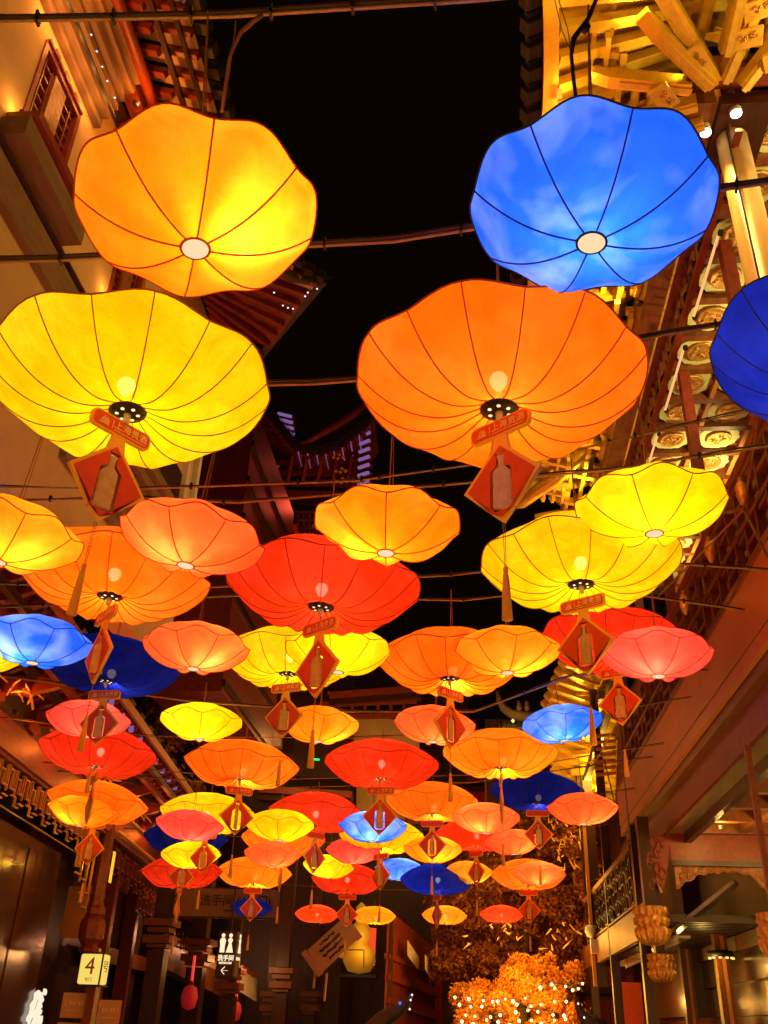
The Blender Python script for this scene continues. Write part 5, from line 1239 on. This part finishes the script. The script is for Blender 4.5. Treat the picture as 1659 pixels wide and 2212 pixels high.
# ------------------------------------------------------------------ pendants under the ribbed lanterns
H = 0.235
bottle = [(-0.022, 0.150), (0.022, 0.150), (0.022, 0.138), (0.016, 0.132), (0.016, 0.085), (0.045, 0.055), (0.048, -0.15), (-0.048, -0.15), (-0.045, 0.055), (-0.016, 0.085), (-0.016, 0.132), (-0.022, 0.138)]
hole = [(x*1.42, y*1.12) for x, y in bottle]
dia = lambda s: [(0, s), (s*0.98, 0), (0, -s), (-s*0.98, 0)]
ME_BACK = curve_mesh([dia(H), hole], 0.024, M['boardedge'], 'diamond_board')
ME_FACE = curve_mesh([dia(H*0.885), hole], 0.030, M['boardred'], 'diamond_face')
def rrect(w, h, r, n=6):
    pts = []
    for cx, cy_, a0 in ((w-r, h-r, 0), (-w+r, h-r, 90), (-w+r, -h+r, 180), (w-r, -h+r, 270)):
        for i in range(n+1):
            a = R(a0+90*i/n); pts.append((cx+r*math.cos(a), cy_+r*math.sin(a)))
    return pts
ME_HB = curve_mesh([rrect(0.182, 0.05, 0.032)], 0.024, M['boardedge'], 'header_board')
ME_HF = curve_mesh([rrect(0.172, 0.040, 0.026)], 0.030, M['boardred'], 'header_face')
ME_NECK = curve_mesh([[(-0.045, 0.06), (-0.055, 0.07), (0.055, 0.07), (0.045, 0.06), (0.04, 0.02), (0.055, -0.06), (-0.055, -0.06), (-0.04, 0.02)]], 0.020, M['boardedge'], 'neck')
bm_ = curve_mesh([bottle], 0.022, M['bottle'], 'bottle')
ME_TXT = text_mesh('\u4e0a\u6d77\u8d35\u9152', 0.052, M['print'], 0.002)
lg = MB()
for x, h in ((-0.018, 0.022), (-0.009, 0.036), (0.0, 0.044), (0.009, 0.034), (0.016, 0.040), (0.024, 0.026)): lg.box((x, h/2-0.02, 0), (0.004, h, 0.003))
lg.box((0, -0.022, 0), (0.06, 0.003, 0.003)); lg.box((0.052, 0, 0), (0.003, 0.05, 0.003))
ME_LOGO = lg.mesh('emblem', M['print'])
lg2 = MB().box((0, 0, 0), (0.20, 0.003, 0.003)); ME_UL = lg2.mesh('underline', M['print'])
ts = MB().lathe([(0.004, 0.005), (0.012, 0.0), (0.013, -0.02), (0.009, -0.028), (0.014, -0.04), (0.019, -0.12), (0.025, -0.262), (0.001, -0.262)], 20, mod=lambda t, r, z: 1+(0.05*math.sin(10*t) if z < -0.035 else 0)); ME_TAS = ts.mesh('tassel', M['tassel'], smooth=True)
PCORD = MB().tube([(0, 0, 0.14), (0, 0, -0.01)], 0.003, 4).mesh('cord', M['cord'])
PC2 = MB().tube([(0.006, 0, -0.66), (0.004, 0, -0.90)], 0.002, 4).tube([(-0.006, 0, -0.66), (-0.004, 0, -0.90)], 0.002, 4).mesh('cord', M['cord'])
def pendant(i, yaw, label, spin=25, det=True, sw=0.0):
    k, c, x, y, z = LT[i][:5]; zz = z + LM['B']['zb'] - 0.02
    root = bpy.data.objects.new('pendant_sign', None); COL.objects.link(root); root.empty_display_size = 0.05
    root.location = (x, y, zz-0.04); root.rotation_euler = (R(sw), R(sw*0.5), R(yaw))
    tag(root, label, 'pendant sign', 'red and gold pendant signs with bottles under the ribbed lanterns'); ORG[root.name] = Vector((x, y, zz-0.04))
    sub('cord', PCORD, root, loc=(0, 0, -0.075))
    hb = sub('header_board', ME_HB, root, loc=(0, 0, -0.105)); sub('header_face', ME_HF, hb)
    sub('neck', ME_NECK, root, loc=(0, 0, -0.19))
    db = sub('diamond_board', ME_BACK, root, loc=(0, 0, -0.425)); sub('diamond_face', ME_FACE, db)
    sub('bottle', bm_, root, loc=(0, 0, -0.425), rz=R(spin))
    if det:
        for s in (1, -1):
            for nm, me, ox, oz in (('lettering', ME_TXT, 0.055, 0.002), ('emblem', ME_LOGO, -0.11, 0), ('underline', ME_UL, 0.055, -0.029)):
                o = sub(nm, me, hb, loc=(ox*s, -0.0165*s, oz)); o.rotation_euler = (R(90), 0, R(0 if s == 1 else 180))
    sub('cord', PC2, root)
    sub('tassel', ME_TAS, root, loc=(0, 0, -0.90))
    return root
for a in [
 (0, 54, 'pendant sign with pale bottle swinging under the biggest yellow lantern, near left', -8, True, 3),
 (1, -37, 'pendant sign under the big near orange lantern, its bottle edge lit gold', 18, True),
 (3, -45, 'pendant sign overlapping the pale blue lotus at left, bottle seen edge-on', 70, True),
 (4, -37, 'pendant sign under the large bright red lantern with yellow showing through its cutout', 60, True),
 (5, -33, 'pendant sign under the large yellow lantern right of centre, greenish bottle filling the cutout', -15, True),
 (6, -3, 'dull pendant sign under the dark blue lantern at left, in front of the pink lotus', 35, True),
 (7, -16, 'pendant sign with yellow frame under the yellow lantern left of centre', 15, True),
 (8, 48, 'dark pendant sign slanting in front of the salmon lotus right of centre', 20, True),
 (9, -30, 'pendant sign half hidden behind the pink lotus lantern on the right', 20, True),
 (10, -58, 'narrow pendant sign below the deep red lantern at left', 10, True),
 (11, 30, 'pendant sign showing a yellow bottle outline in front of the large yellow lantern', 60, True),
 (12, -2, 'flat-on pendant sign in front of the blue lotus lantern in the middle', 40, True),
 (13, -88, 'edge-on pendant sign hanging from the golden lantern right of centre', 5, True),
 (14, -2, 'pendant sign under the dark blue lantern against the dim tree at right', 20, False),
 (15, -12, 'pendant sign with bright yellow slots over the yellow lotus at lower left', 40, False),
 (16, 52, 'narrow pendant sign left of the pink lotus in the lower middle', 10, False),
 (17, -6, 'pendant sign over the amber lotus at lower centre right', 55, False),
 (18, -3, 'pendant sign beneath the amber lotus beside the key fret', 15, False),
 (19, 8, 'pendant sign below the yellow lotus, above the left end of the direction sign', 35, False),
 (20, -86, 'edge-on pendant sign to the right of the golden lantern above the direction sign', 5, False),
 (21, -40, 'pendant sign in front of the farthest blue lotus lantern', 60, False),
 (22, -48, 'narrow pendant sign over the amber lotus of the last full row', 10, False),
 (23, -85, 'edge-on pendant sign dangling at the left of the beige direction sign', 5, False),
 (24, -4, 'pendant sign in front of the right end of the direction sign', 12, False),
 (25, 4, 'pendant sign above the tilted banner board', 30, False),
 (26, -62, 'narrow pendant sign above the last orange lantern', 10, False),
 (27, -2, 'pendant sign in front of the dim tree, rightmost of all', 15, False)]:
    pendant(*a)

# ------------------------------------------------------------------ cables across the street
def cable(label, pts, r=0.012, tubed=False, ties=6, sagr=0.0, nm='overhead_cable'):
    r *= 0.7
    P = [Vector(p) for p in pts]; t = thing(nm, P[0], label, 'cable', 'cables stretched across the street')
    sm = []
    for a, b in zip(P[:-1], P[1:]):
        for j in range(8): sm.append(a.lerp(b, j/8)-Vector((0, 0, sagr*math.sin(math.pi*j/8))))
    sm.append(P[-1])
    if tubed:
        MB().tube(sm, 0.0105, 8).build('conduit', M['metal'], t, True)
        # corrugated hose tied to the conduit
        L = sum((b-a).length for a, b in zip(sm[:-1], sm[1:])); n = int(L/0.012); n = min(n, 900)
        hs = []; rs = []
        for i in range(n+1):
            q = i/n*(len(sm)-1); k = min(int(q), len(sm)-2); p = sm[k].lerp(sm[k+1], q-k)
            hs.append(p+Vector((0, 0.0, 0.030+0.006*math.sin(i*0.02)))); rs.append(0.019 if i % 2 else 0.0155)
        MB().tube(hs, rs, 8).build('corrugated_hose', M['hose'], t, True)
        for i in range(ties):
            q = (i+0.5)/ties*(len(sm)-1); k = int(q); p = sm[k].lerp(sm[k+1], q-k)
            piece('cable_tie', M['black'], t, p+Vector((0, 0, 0.018)), (0.012, 0.05, 0.075))
    else:
        MB().tube(sm, r, 6).build('wire', M['metal'], t, True)
        MB().tube([p+Vector((0, 0.01, r*2.2+0.01*math.sin(i*0.9))) for i, p in enumerate(sm)], r*0.8, 6).build('lead', M['black'], t, True)
        for i in range(ties):
            q = (i+0.5)/ties*(len(sm)-1); k = int(q); p = sm[k].lerp(sm[k+1], q-k)
            piece('cable_tie', M['black'], t, p+Vector((0, 0, 0.012)), (0.02, 0.03, 0.05))
    return t
cable('thick conduit with corrugated hose along the very top, above the golden orange lotus', [(-4.6, 2.75, 6.2), (-2.4, 2.75, 6.12), (-1.16, 2.75, 6.03), (0.08, 2.75, 6.03), (3.0, 2.75, 6.20)], tubed=True, ties=12)
cable('conduit running behind the golden orange and blue lotus lanterns', [(-4.6, 3.93, 5.62), (-2.44, 3.93, 5.59), (-0.42, 3.93, 5.63), (1.59, 3.93, 5.95), (3.0, 3.93, 6.15)], tubed=True, ties=10)
cable('conduit between the big yellow and big orange ribbed lanterns', [(-4.6, 5.6, 5.9), (-1.16, 5.6, 5.88), (0.2, 5.6, 5.97), (1.52, 5.6, 6.26), (3.0, 5.6, 6.50)], tubed=True, ties=8)
cable('jointed conduit crossing above the salmon lotus and amber lotus lanterns', [(-4.6, 6.45, 5.55), (-2.76, 6.45, 5.48), (-0.95, 6.45, 5.52), (-0.65, 6.45, 5.56), (0.83, 6.45, 5.77), (3.0, 6.45, 6.30)], r=0.011, ties=10)
cable('slack black lead below the jointed conduit', [(-4.6, 6.5, 5.4), (-2.9, 6.5, 5.43), (-1.9, 6.5, 5.36), (-0.4, 6.5, 5.48), (1.2, 6.5, 5.62), (3.0, 6.5, 5.90)], r=0.014, ties=4)
cable('cable just right of the big red lantern, upper one', [(-6.0, 8.3, 5.5), (-2.6, 8.3, 5.42), (-0.18, 8.3, 5.53), (1.2, 8.3, 5.7), (3.0, 8.3, 5.55)], r=0.012, ties=5)
cable('cable just right of the big red lantern, lower one', [(-6.3, 9.3, 5.6), (-2.66, 9.3, 5.77), (-0.07, 9.3, 5.70), (1.2, 9.3, 5.85), (3.0, 9.3, 5.55)], r=0.012, ties=5)
cable('cable rising to the right in front of the farther gilded eave', [(-6.5, 11.1, 5.5), (-3.43, 11.1, 5.11), (-1.5, 11.1, 5.0), (0.03, 11.1, 5.01), (1.27, 11.1, 5.48), (3.0, 11.1, 5.55)], r=0.014, ties=5)
cable('thin cable through the middle row of ribbed lanterns', [(-6.6, 12.1, 5.2), (-4.36, 12.1, 4.95), (-1.5, 12.1, 4.95), (0.6, 12.1, 5.1), (3.0, 12.1, 5.55)], r=0.009, ties=4)
cable('thin cable above the row with the small blue lotus in the lower middle', [(-6.8, 14.2, 5.1), (-3, 14.2, 4.88), (0, 14.2, 4.98), (3.0, 14.2, 5.50)], r=0.009, ties=4)
cable('thin cable above the lower left orange and yellow ribbed lanterns', [(-7, 15.2, 5.2), (-3, 15.2, 4.98), (0, 15.2, 5.1), (3.0, 15.2, 5.55)], r=0.009, ties=4)
cable('thin cable over the second last rows of lanterns', [(-7.1, 17.2, 5.1), (-3, 17.2, 4.9), (0, 17.2, 5.0), (3.0, 17.2, 5.50)], r=0.009, ties=4)
cable('thin cable over the last full row of lanterns', [(-7.4, 19.8, 5.1), (-3, 19.8, 4.9), (0, 19.8, 4.9), (3.0, 19.8, 5.40)], r=0.009, ties=4)
cable('cable over the tiny last row of lanterns', [(-7.5, 22.5, 4.6), (-3, 22.5, 4.33), (1.5, 22.6, 4.4), (2.9, 22.6, 4.7)], r=0.006, ties=3)
# loose twisted lead rising to the bright blue lotus
t = thing('loose_lead', atY(1285, 0, 2.8), 'black knotted lead dropping onto the bright blue lotus lantern', 'cable')
MB().tube([atY(x, y, 2.8) for x, y in ((1300, -30), (1272, 38), (1240, 82), (1234, 120), (1240, 180), (1247, 235))], [0.010, 0.011, 0.014, 0.009, 0.009, 0.009], 7).build('wire', M['black'], t, True)
MB().tube([atY(x, y, 2.8) for x, y in ((1262, 50), (1268, 58), (1262, 66), (1250, 64))], [0.004, 0.02, 0.02, 0.006], 7).build('knot', M['black'], t, True)
MB().tube([atY(x, y, 2.82) for x, y in ((1196, -10), (1214, 66), (1232, 108))], 0.0025, 4).tube([atY(x, y, 2.82) for x, y in ((1204, -10), (1226, 62), (1234, 108))], 0.0025, 4).build('cord', M['cord'], t)
t = thing('loose_lead', atY(500, 60, 2.76), 'twisted brown lead from the top conduit down to the golden orange lotus', 'cable')
MB().tube([atY(x, y, 2.72) for x, y in ((566, 32), (545, 48), (520, 70), (503, 105), (495, 130), (487, 180), (478, 242))], [0.012, 0.011, 0.010, 0.009, 0.008, 0.006, 0.005], 6).build('wire', M['cord'], t, True)
MB().tube([atY(x, y, 2.74) for x, y in ((509, 45), (507, 75), (500, 120), (482, 242))], 0.003, 5).build('cord', M['cord'], t)
# slanting stays at the right with small glass lamps
for k, (pts, lab) in enumerate((
  ([(1565, 1108), (1605, 1100)], 'short yellow stay beside the yellow lotus lantern at right'),
  ([(1659, 770), (1607, 1100), (1500, 1210), (1420, 1290)], 'brown stay crossing the gallery railing on the right'),
  ([(1607, 1100), (1659, 1205)], 'stay running down over the fascia board at the right edge'),
  ([(1370, 1500), (1330, 1565), (1290, 1640), (1240, 1655)], 'pale rope tied beside the louvre at the end of the railing'),
  ([(1305, 1640), (1330, 1745)], 'pale rope running down to the end of the fascia'))):
    t = thing('stay_rope', atX(*pts[0], 2.55), lab, 'rope')
    MB().tube([atX(x, y, 2.55) for x, y in pts], 0.014, 6).build('rope', M['metal'] if k > 2 else M['brownwood'], t, True)
for k, (x, y) in enumerate(((1602, 1060), (1533, 1185), (1478, 1300))):
    c = atX(x, y, 2.6)
    t = thing('glass_lamp', c, ['amber glass drop lamp highest on the right stay', 'amber glass drop lamp in the middle of the right stay', 'amber glass drop lamp lowest, beside the pink lotus lantern'][k], 'lamp', 'amber glass drop lamps on the right')
    MB().lathe([(0.005, -0.17), (0.03, -0.14), (0.055, -0.05), (0.05, 0.05), (0.03, 0.09), (0.012, 0.11)], 12, c, mod=lambda a, r, z: 1+0.12*abs(math.sin(4*a))).build('shade', M['golddull'], t, True)
    MB().lathe([(0.02, 0.1), (0.025, 0.13), (0.01, 0.15)], 10, c).build('cap', M['metal'], t)
    lamp('POINT', c+Vector((-0.12, -0.15, 0.02)), 0.8, (1, 0.35, 0.08), size=0.03, parent=t)

# ================================================================== signs
Yb = 22.6
bt = thing('direction_sign', atY(470, 1950, Yb), 'wide beige direction sign with a left arrow and toilet lettering at lower left', 'sign')
a, b = atY(345, 1916, Yb), atY(603, 1918, Yb); c, d = atY(598, 1990, Yb), atY(340, 1976, Yb)
cen = (a+b+c+d)/4; wU = ((b-a)+(c-d)).normalized(); hU = Vector((0, 0, 1)); Wd = (b-a).length; Hd = 0.66
rr_ = curve_mesh([rrect(Wd/2, Hd/2, 0.07)], 0.08, M['ink'], 'back_box'); o = bpy.data.objects.new('back_box', rr_); link(o, bt); o.location = cen+Vector((0, 0.05, 0))-ORG[bt.name]
rr_ = curve_mesh([rrect(Wd/2-0.03, Hd/2-0.03, 0.06)], 0.02, M['signgrey'], 'sign_face'); o = bpy.data.objects.new('sign_face', rr_); link(o, bt); o.location = cen-ORG[bt.name]
put_text('\u6d17\u624b\u95f4 (4\u53f7\u95e8)', 0.26, M['ink'], bt, cen+Vector((0.42, -0.02, 0.03)), (1,0,0), (0,0,1), bold=0.003)
piece('underline', M['ink'], bt, cen+Vector((0.50, -0.014, -0.17)), (0.7, 0.006, 0.035))
ar = MB(); ac = cen+Vector((-Wd/2+0.42, -0.02, 0.0))
ar.bar(ac+Vector((-0.14,0,0)), ac+Vector((0.15,0,0)), 0.03, 0.012); ar.bar(ac+Vector((-0.15,-0.001,-0.01)), ac+Vector((0.0,-0.001,0.14)), 0.012, 0.03); ar.bar(ac+Vector((-0.15,-0.001,0.01)), ac+Vector((0.0,-0.001,-0.14)), 0.012, 0.03)
ar.build('arrow', M['ink'], bt)
for s in (-1, 1): MB().tube([cen+Vector((s*Wd*0.4, 0.05, Hd/2)), cen+Vector((s*Wd*0.4, 0.05, Hd/2+1.2))], 0.015, 6).build('hanger', M['black'], bt)
lamp('POINT', cen+Vector((-0.5, -0.9, 0.7)), 5, (1, 0.32, 0.12), size=0.1, parent=bt)
# hanging lit restroom box
Yr = 20.5
rs = thing('restroom_sign', atY(495, 2060, Yr), 'black hanging light box with two lit figures, restroom lettering and a left arrow', 'sign')
tc_ = atY(494, 2062, Yr); w = 0.40; h = 0.86
rzz = R(-6); ux = Vector((math.cos(rzz), math.sin(rzz), 0)); uy = Vector((-math.sin(rzz), math.cos(rzz), 0)); ax = (ux, uy, Vector((0,0,1)))
bx = MB().box(tc_, (w, 0.30, h), ax).build('box', M['ink'], rs, bevel=0.03)
def person_icon(c, U, V, N, s, dress):
    mb = MB()
    mb.prism([(0.032*math.cos(a), 0.125+0.034*math.sin(a)) for a in [2*math.pi*i/14 for i in range(14)]], c, U*s, V*s, N*s, 0.01)
    if dress: body = [(-0.02, 0.085), (0.02, 0.085), (0.045, 0.05), (0.022, 0.0), (0.065, -0.15), (-0.065, -0.15), (-0.022, 0.0), (-0.045, 0.05)]
    else: body = [(-0.03, 0.085), (0.03, 0.085), (0.055, 0.04), (0.042, -0.03), (0.042, -0.15), (-0.042, -0.15), (-0.042, -0.03), (-0.055, 0.04)]
    mb.prism(body, c, U*s, V*s, N*s, 0.01); return mb
for nm, off, dr_ in (('male_figure', -0.095, 0), ('female_figure', 0.065, 1)):
    person_icon(tc_+ux*off-uy*0.153+Vector((0,0,0.20)), ux, Vector((0,0,1)), -uy, 1.15, dr_).build(nm, G['boxwhite'], rs)
person_icon(tc_+ux*0.203+uy*0.03+Vector((0,0,0.20)), uy, Vector((0,0,1)), ux, 1.15, 1).build('female_figure', G['boxwhite'], rs)
put_text('\u6d17\u624b\u95f4', 0.115, G['boxwhite'], rs, tc_-uy*0.155+Vector((0,0,-0.08)), ux, (0,0,1), bold=0.003)
put_text('RESTROOM', 0.052, G['boxwhite'], rs, tc_-uy*0.155+Vector((0,0,-0.165)), ux, (0,0,1), bold=0.002)
put_text('\u6d17\u624b\u95f4', 0.07, G['boxwhite'], rs, tc_+ux*0.205+Vector((0,0,-0.08)), uy, (0,0,1))
ar = MB(); ac = tc_-uy*0.155+Vector((0,0,-0.30))
ar.bar(ac-ux*0.07, ac+ux*0.07, 0.016, 0.006); ar.bar(ac-ux*0.07, ac+Vector((0,0,0.07)), 0.006, 0.016); ar.bar(ac-ux*0.07, ac-Vector((0,0,0.07)), 0.006, 0.016)
ar.build('arrow', G['boxwhite'], rs)
MB().tube([tc_+Vector((0,0,h/2)), tc_+Vector((0,0,1.6))], 0.018, 6).build('hanger', M['black'], rs)
# gate number box and finger boards on a post
Yg = 15.5
gs = thing('gate_sign', atY(208, 2092, Yg), 'lit cream cube sign with the number 4 on a post at lower left', 'sign')
gc = atY(203, 2094, Yg); rzz = R(-8); ux = Vector((math.cos(rzz), math.sin(rzz), 0)); uy = Vector((-math.sin(rzz), math.cos(rzz), 0)); ax = (ux, uy, Vector((0,0,1)))
MB().box(gc, (0.38, 0.26, 0.42), ax).build('box', G['box'], gs, bevel=0.03)
MB().box(gc+Vector((0,0,-0.225)), (0.40, 0.28, 0.025), ax).box(gc+Vector((0,0,0.22)), (0.40, 0.28, 0.02), ax).build('frame', M['ink'], gs)
piece('frame_edge', M['ink'], gs, gc+ux*0.195-uy*0.135, (0.02, 0.02, 0.44), ax)
put_text('4', 0.34, M['signboard'], gs, gc-uy*0.134+Vector((0,0,0.03)), ux, (0,0,1))
put_text('\u53f7\u95e8', 0.06, M['signboard'], gs, gc-uy*0.134+Vector((0,0,-0.15)), ux, (0,0,1))
put_text('\u53f7', 0.17, M['signboard'], gs, gc+ux*0.192+Vector((0,0,0.03)), uy, (0,0,1))
MB().box((gc.x+0.05, gc.y, (gc.z-0.24)/2), (0.14, 0.14, gc.z-0.24), ax).build('post', M['brownwood'], gs)
bux = Vector((math.cos(R(18)), math.sin(R(18)), 0)); buy = Vector((-bux.y, bux.x, 0)); bax = (bux, buy, Vector((0,0,1)))
for k, (dx, dz, dw) in enumerate(((-0.22, -0.50, 0.36), (0.34, -0.58, 0.34), (-0.26, -0.90, 0.36), (0.34, -0.98, 0.34))):
    p = gc+Vector((dx, 0.02*k, dz))
    MB().box(p, (dw, 0.05, 0.34), bax).build('finger_board', M['signboard'], gs)
    # worn print too small to read: an arrow and a few strokes
    rk = random.Random(k); sg = -1 if dx < 0 else 1; f = p-buy*0.028
    pm = MB(); e = f+bux*(sg*0.14)+Vector((0,0,0.03))
    pm.bar(e, e+Vector((0,0,0.045))-bux*(sg*0.02), 0.006, 0.006); pm.bar(e, e+Vector((0,0,-0.04))-bux*(sg*0.02), 0.006, 0.006)
    for c_ in (-0.07, -0.02, 0.05, 0.09):
        cx_ = f+bux*(c_-sg*0.02)+Vector((0,0,0.03))
        for _ in range(3): z_ = rk.uniform(-0.026, 0.026); pm.bar(cx_-bux*0.018+Vector((0,0,z_)), cx_+bux*0.018+Vector((0,0,z_)), 0.005, 0.005)
        for _ in range(2): x_ = rk.uniform(-0.014, 0.014); pm.bar(cx_+bux*x_+Vector((0,0,-0.028)), cx_+bux*x_+Vector((0,0,0.028)), 0.005, 0.005)
    pm.bar(f-bux*0.1+Vector((0,0,-0.07)), f+bux*0.1+Vector((0,0,-0.07)), 0.012, 0.005)
    pm.build('print', M['paleink'], gs)
# big lit calligraphy character on the dark cladding
cs = thing('shop_character', atY(85, 2180, 13.0), 'large glowing white calligraphy character on the dark wall at the bottom left corner', 'sign')
def onwall(x, y, d=-0.60):
    r_ = ray(x, y); n = F3.n; return CAMP + r_*(((F3.o-CAMP).dot(n)+d)/r_.dot(n))
for nm, pts in (('brush_stroke', ((455,490),(525,435),(545,450),(530,560),(490,620),(460,730),(430,850),(390,960),(350,1089),(320,1110),(330,1050),(295,1045),(300,970),(350,890),(370,800),(370,720),(440,620))),
                ('brush_stroke', ((575,470),(600,520),(605,580),(620,620),(600,665),(575,680),(585,770),(550,790),(585,830),(570,890),(530,930),(595,930),(590,1030),(550,1150),(370,1150),(430,980),(415,970),(450,850),(480,800),(520,660),(545,540))),
                ('brush_dot', ((610,520),(635,405),(670,420),(675,480),(655,535)))):
    P = [onwall((40+x/5.95)*.6636, (3150+y/5.95)*.6636) for x, y in pts]; n_ = len(P)
    mb = MB(); mb.add(P+[q-F3.n*0.03 for q in P], [tuple(range(n_)), tuple(range(2*n_-1, n_-1, -1))]+[(i, n_+i, n_+(i+1)%n_, (i+1)%n_) for i in range(n_)])
    mb.build(nm, G['char'], cs)
# tilted banner board with four running characters
Yt = 24.0
tb_ = thing('banner_board', atY(712, 2040, Yt), 'tilted pale wooden banner with dark brush lettering at the bottom centre', 'sign')
a, b, c, d = atY(650, 2062, Yt), atY(735, 1985, Yt), atY(778, 2022, Yt), atY(706, 2100, Yt)
U = (b-a).normalized(); N_ = Vector((0, -1, 0)); V = N_.cross(U)*-1; V = (U.cross(N_)).normalized()*-1
if V.z < 0: V = -V
ctr = (a+b+c+d)/4; Wb = (b-a).length; Hb = (c-b).length
nrm = U.cross(V)
MB().box(ctr, (Wb, Hb*0.95, 0.08), (U, V, nrm)).build('board', M['banner'], tb_)
for s in (-1, 1): MB().box(ctr+U*(s*Wb*0.5)+nrm*0.03*(1 if nrm.y < 0 else -1), (0.14, Hb*1.05, 0.16), (U, V, nrm)).build('end_batten', M['banner'], tb_)
off = nrm*(0.06 if nrm.y < 0 else -0.06)
rb = random.Random(3)
for i in range(4):
    vv = (-0.30+0.2*i)*Hb; L_ = Wb*(0.5 if i in (1, 2) else 0.36)
    s_ = MB(); p = ctr+off+V*vv-U*(L_/2)
    pts = [p+U*(L_*q/9)+V*(rb.uniform(-0.02, 0.02)) for q in range(10)]
    s_.tube(pts, [rb.uniform(0.01, 0.035) for _ in pts], 5)
    s_.build('lettering', M['ink'], tb_, True)
for x, y in ((683, 2075), (706, 2102)): MB().tube([atY(x, y, Yt), atY(x-6, y+60, Yt)], 0.03, 6).build('post', M['banner'], tb_)
lamp('POINT', ctr+Vector((0.2, -1.2, 0.6)), 9, (1, 0.72, 0.45), size=0.1, parent=tb_)
# inflated yellow figure and red tube behind
Yf = 27.0
M['yfig'] = mat('inflated yellow skin', (0.85, 0.46, 0.02), 0.45, emit=0.13, var=0.1, scale=2, bump=0.05)
yf = thing('inflated_figure', atY(770, 2040, Yf), 'glowing yellow inflatable gourd shape beside a red tube light', 'inflatable')
fm = MB(); k_ = Yf*0.00056
def sph(mb, x, y, rx, rz):
    c = atY(x, y, Yf); mb.lathe([(0.001, -rz), (rx*0.5, -rz*0.87), (rx*0.87, -rz*0.5), (rx, 0), (rx*0.87, rz*0.5), (rx*0.5, rz*0.87), (0.001, rz)], 18, c)
fm = MB(); pr_ = [(0.02, 0), (0.30, 0.06), (0.44, 0.3), (0.40, 0.55), (0.22, 0.72), (0.30, 0.9), (0.30, 1.08), (0.14, 1.25), (0.10, 1.45), (0.15, 1.62), (0.02, 1.75)]
cb_ = atY(775, 2104, Yf); fm.lathe(pr_, 20, cb_); fm.build('body', M['yfig'], yf, True)
fm = MB(); sph(fm, 740, 2044, 0.2, 0.3); fm.build('arm', M['yfig'], yf, True)
MB().tube([atY(803, 2005, Yf), atY(799, 2085, Yf)], 0.13, 10).build('tube_light', glow('red orange tube', (1, 0.09, 0.02), 0.9), yf, True)
lamp('POINT', atY(792, 2030, Yf-0.9), 14, (1, 0.8, 0.4), size=0.08, parent=yf)
MB().box(cb_+Vector((0, 0, -0.06)), (1.0, 0.8, 0.08)).build('platform', M['black'], yf)
for x0, y0, x1, y1 in ((718, 2052, 786, 2052), (718, 2052, 718, 2085), (786, 2052, 786, 2090)): pbar('rail', M['black'], yf, atY(x0, y0, Yf-0.7), atY(x1, y1, Yf-0.7), 0.025, 0.025)
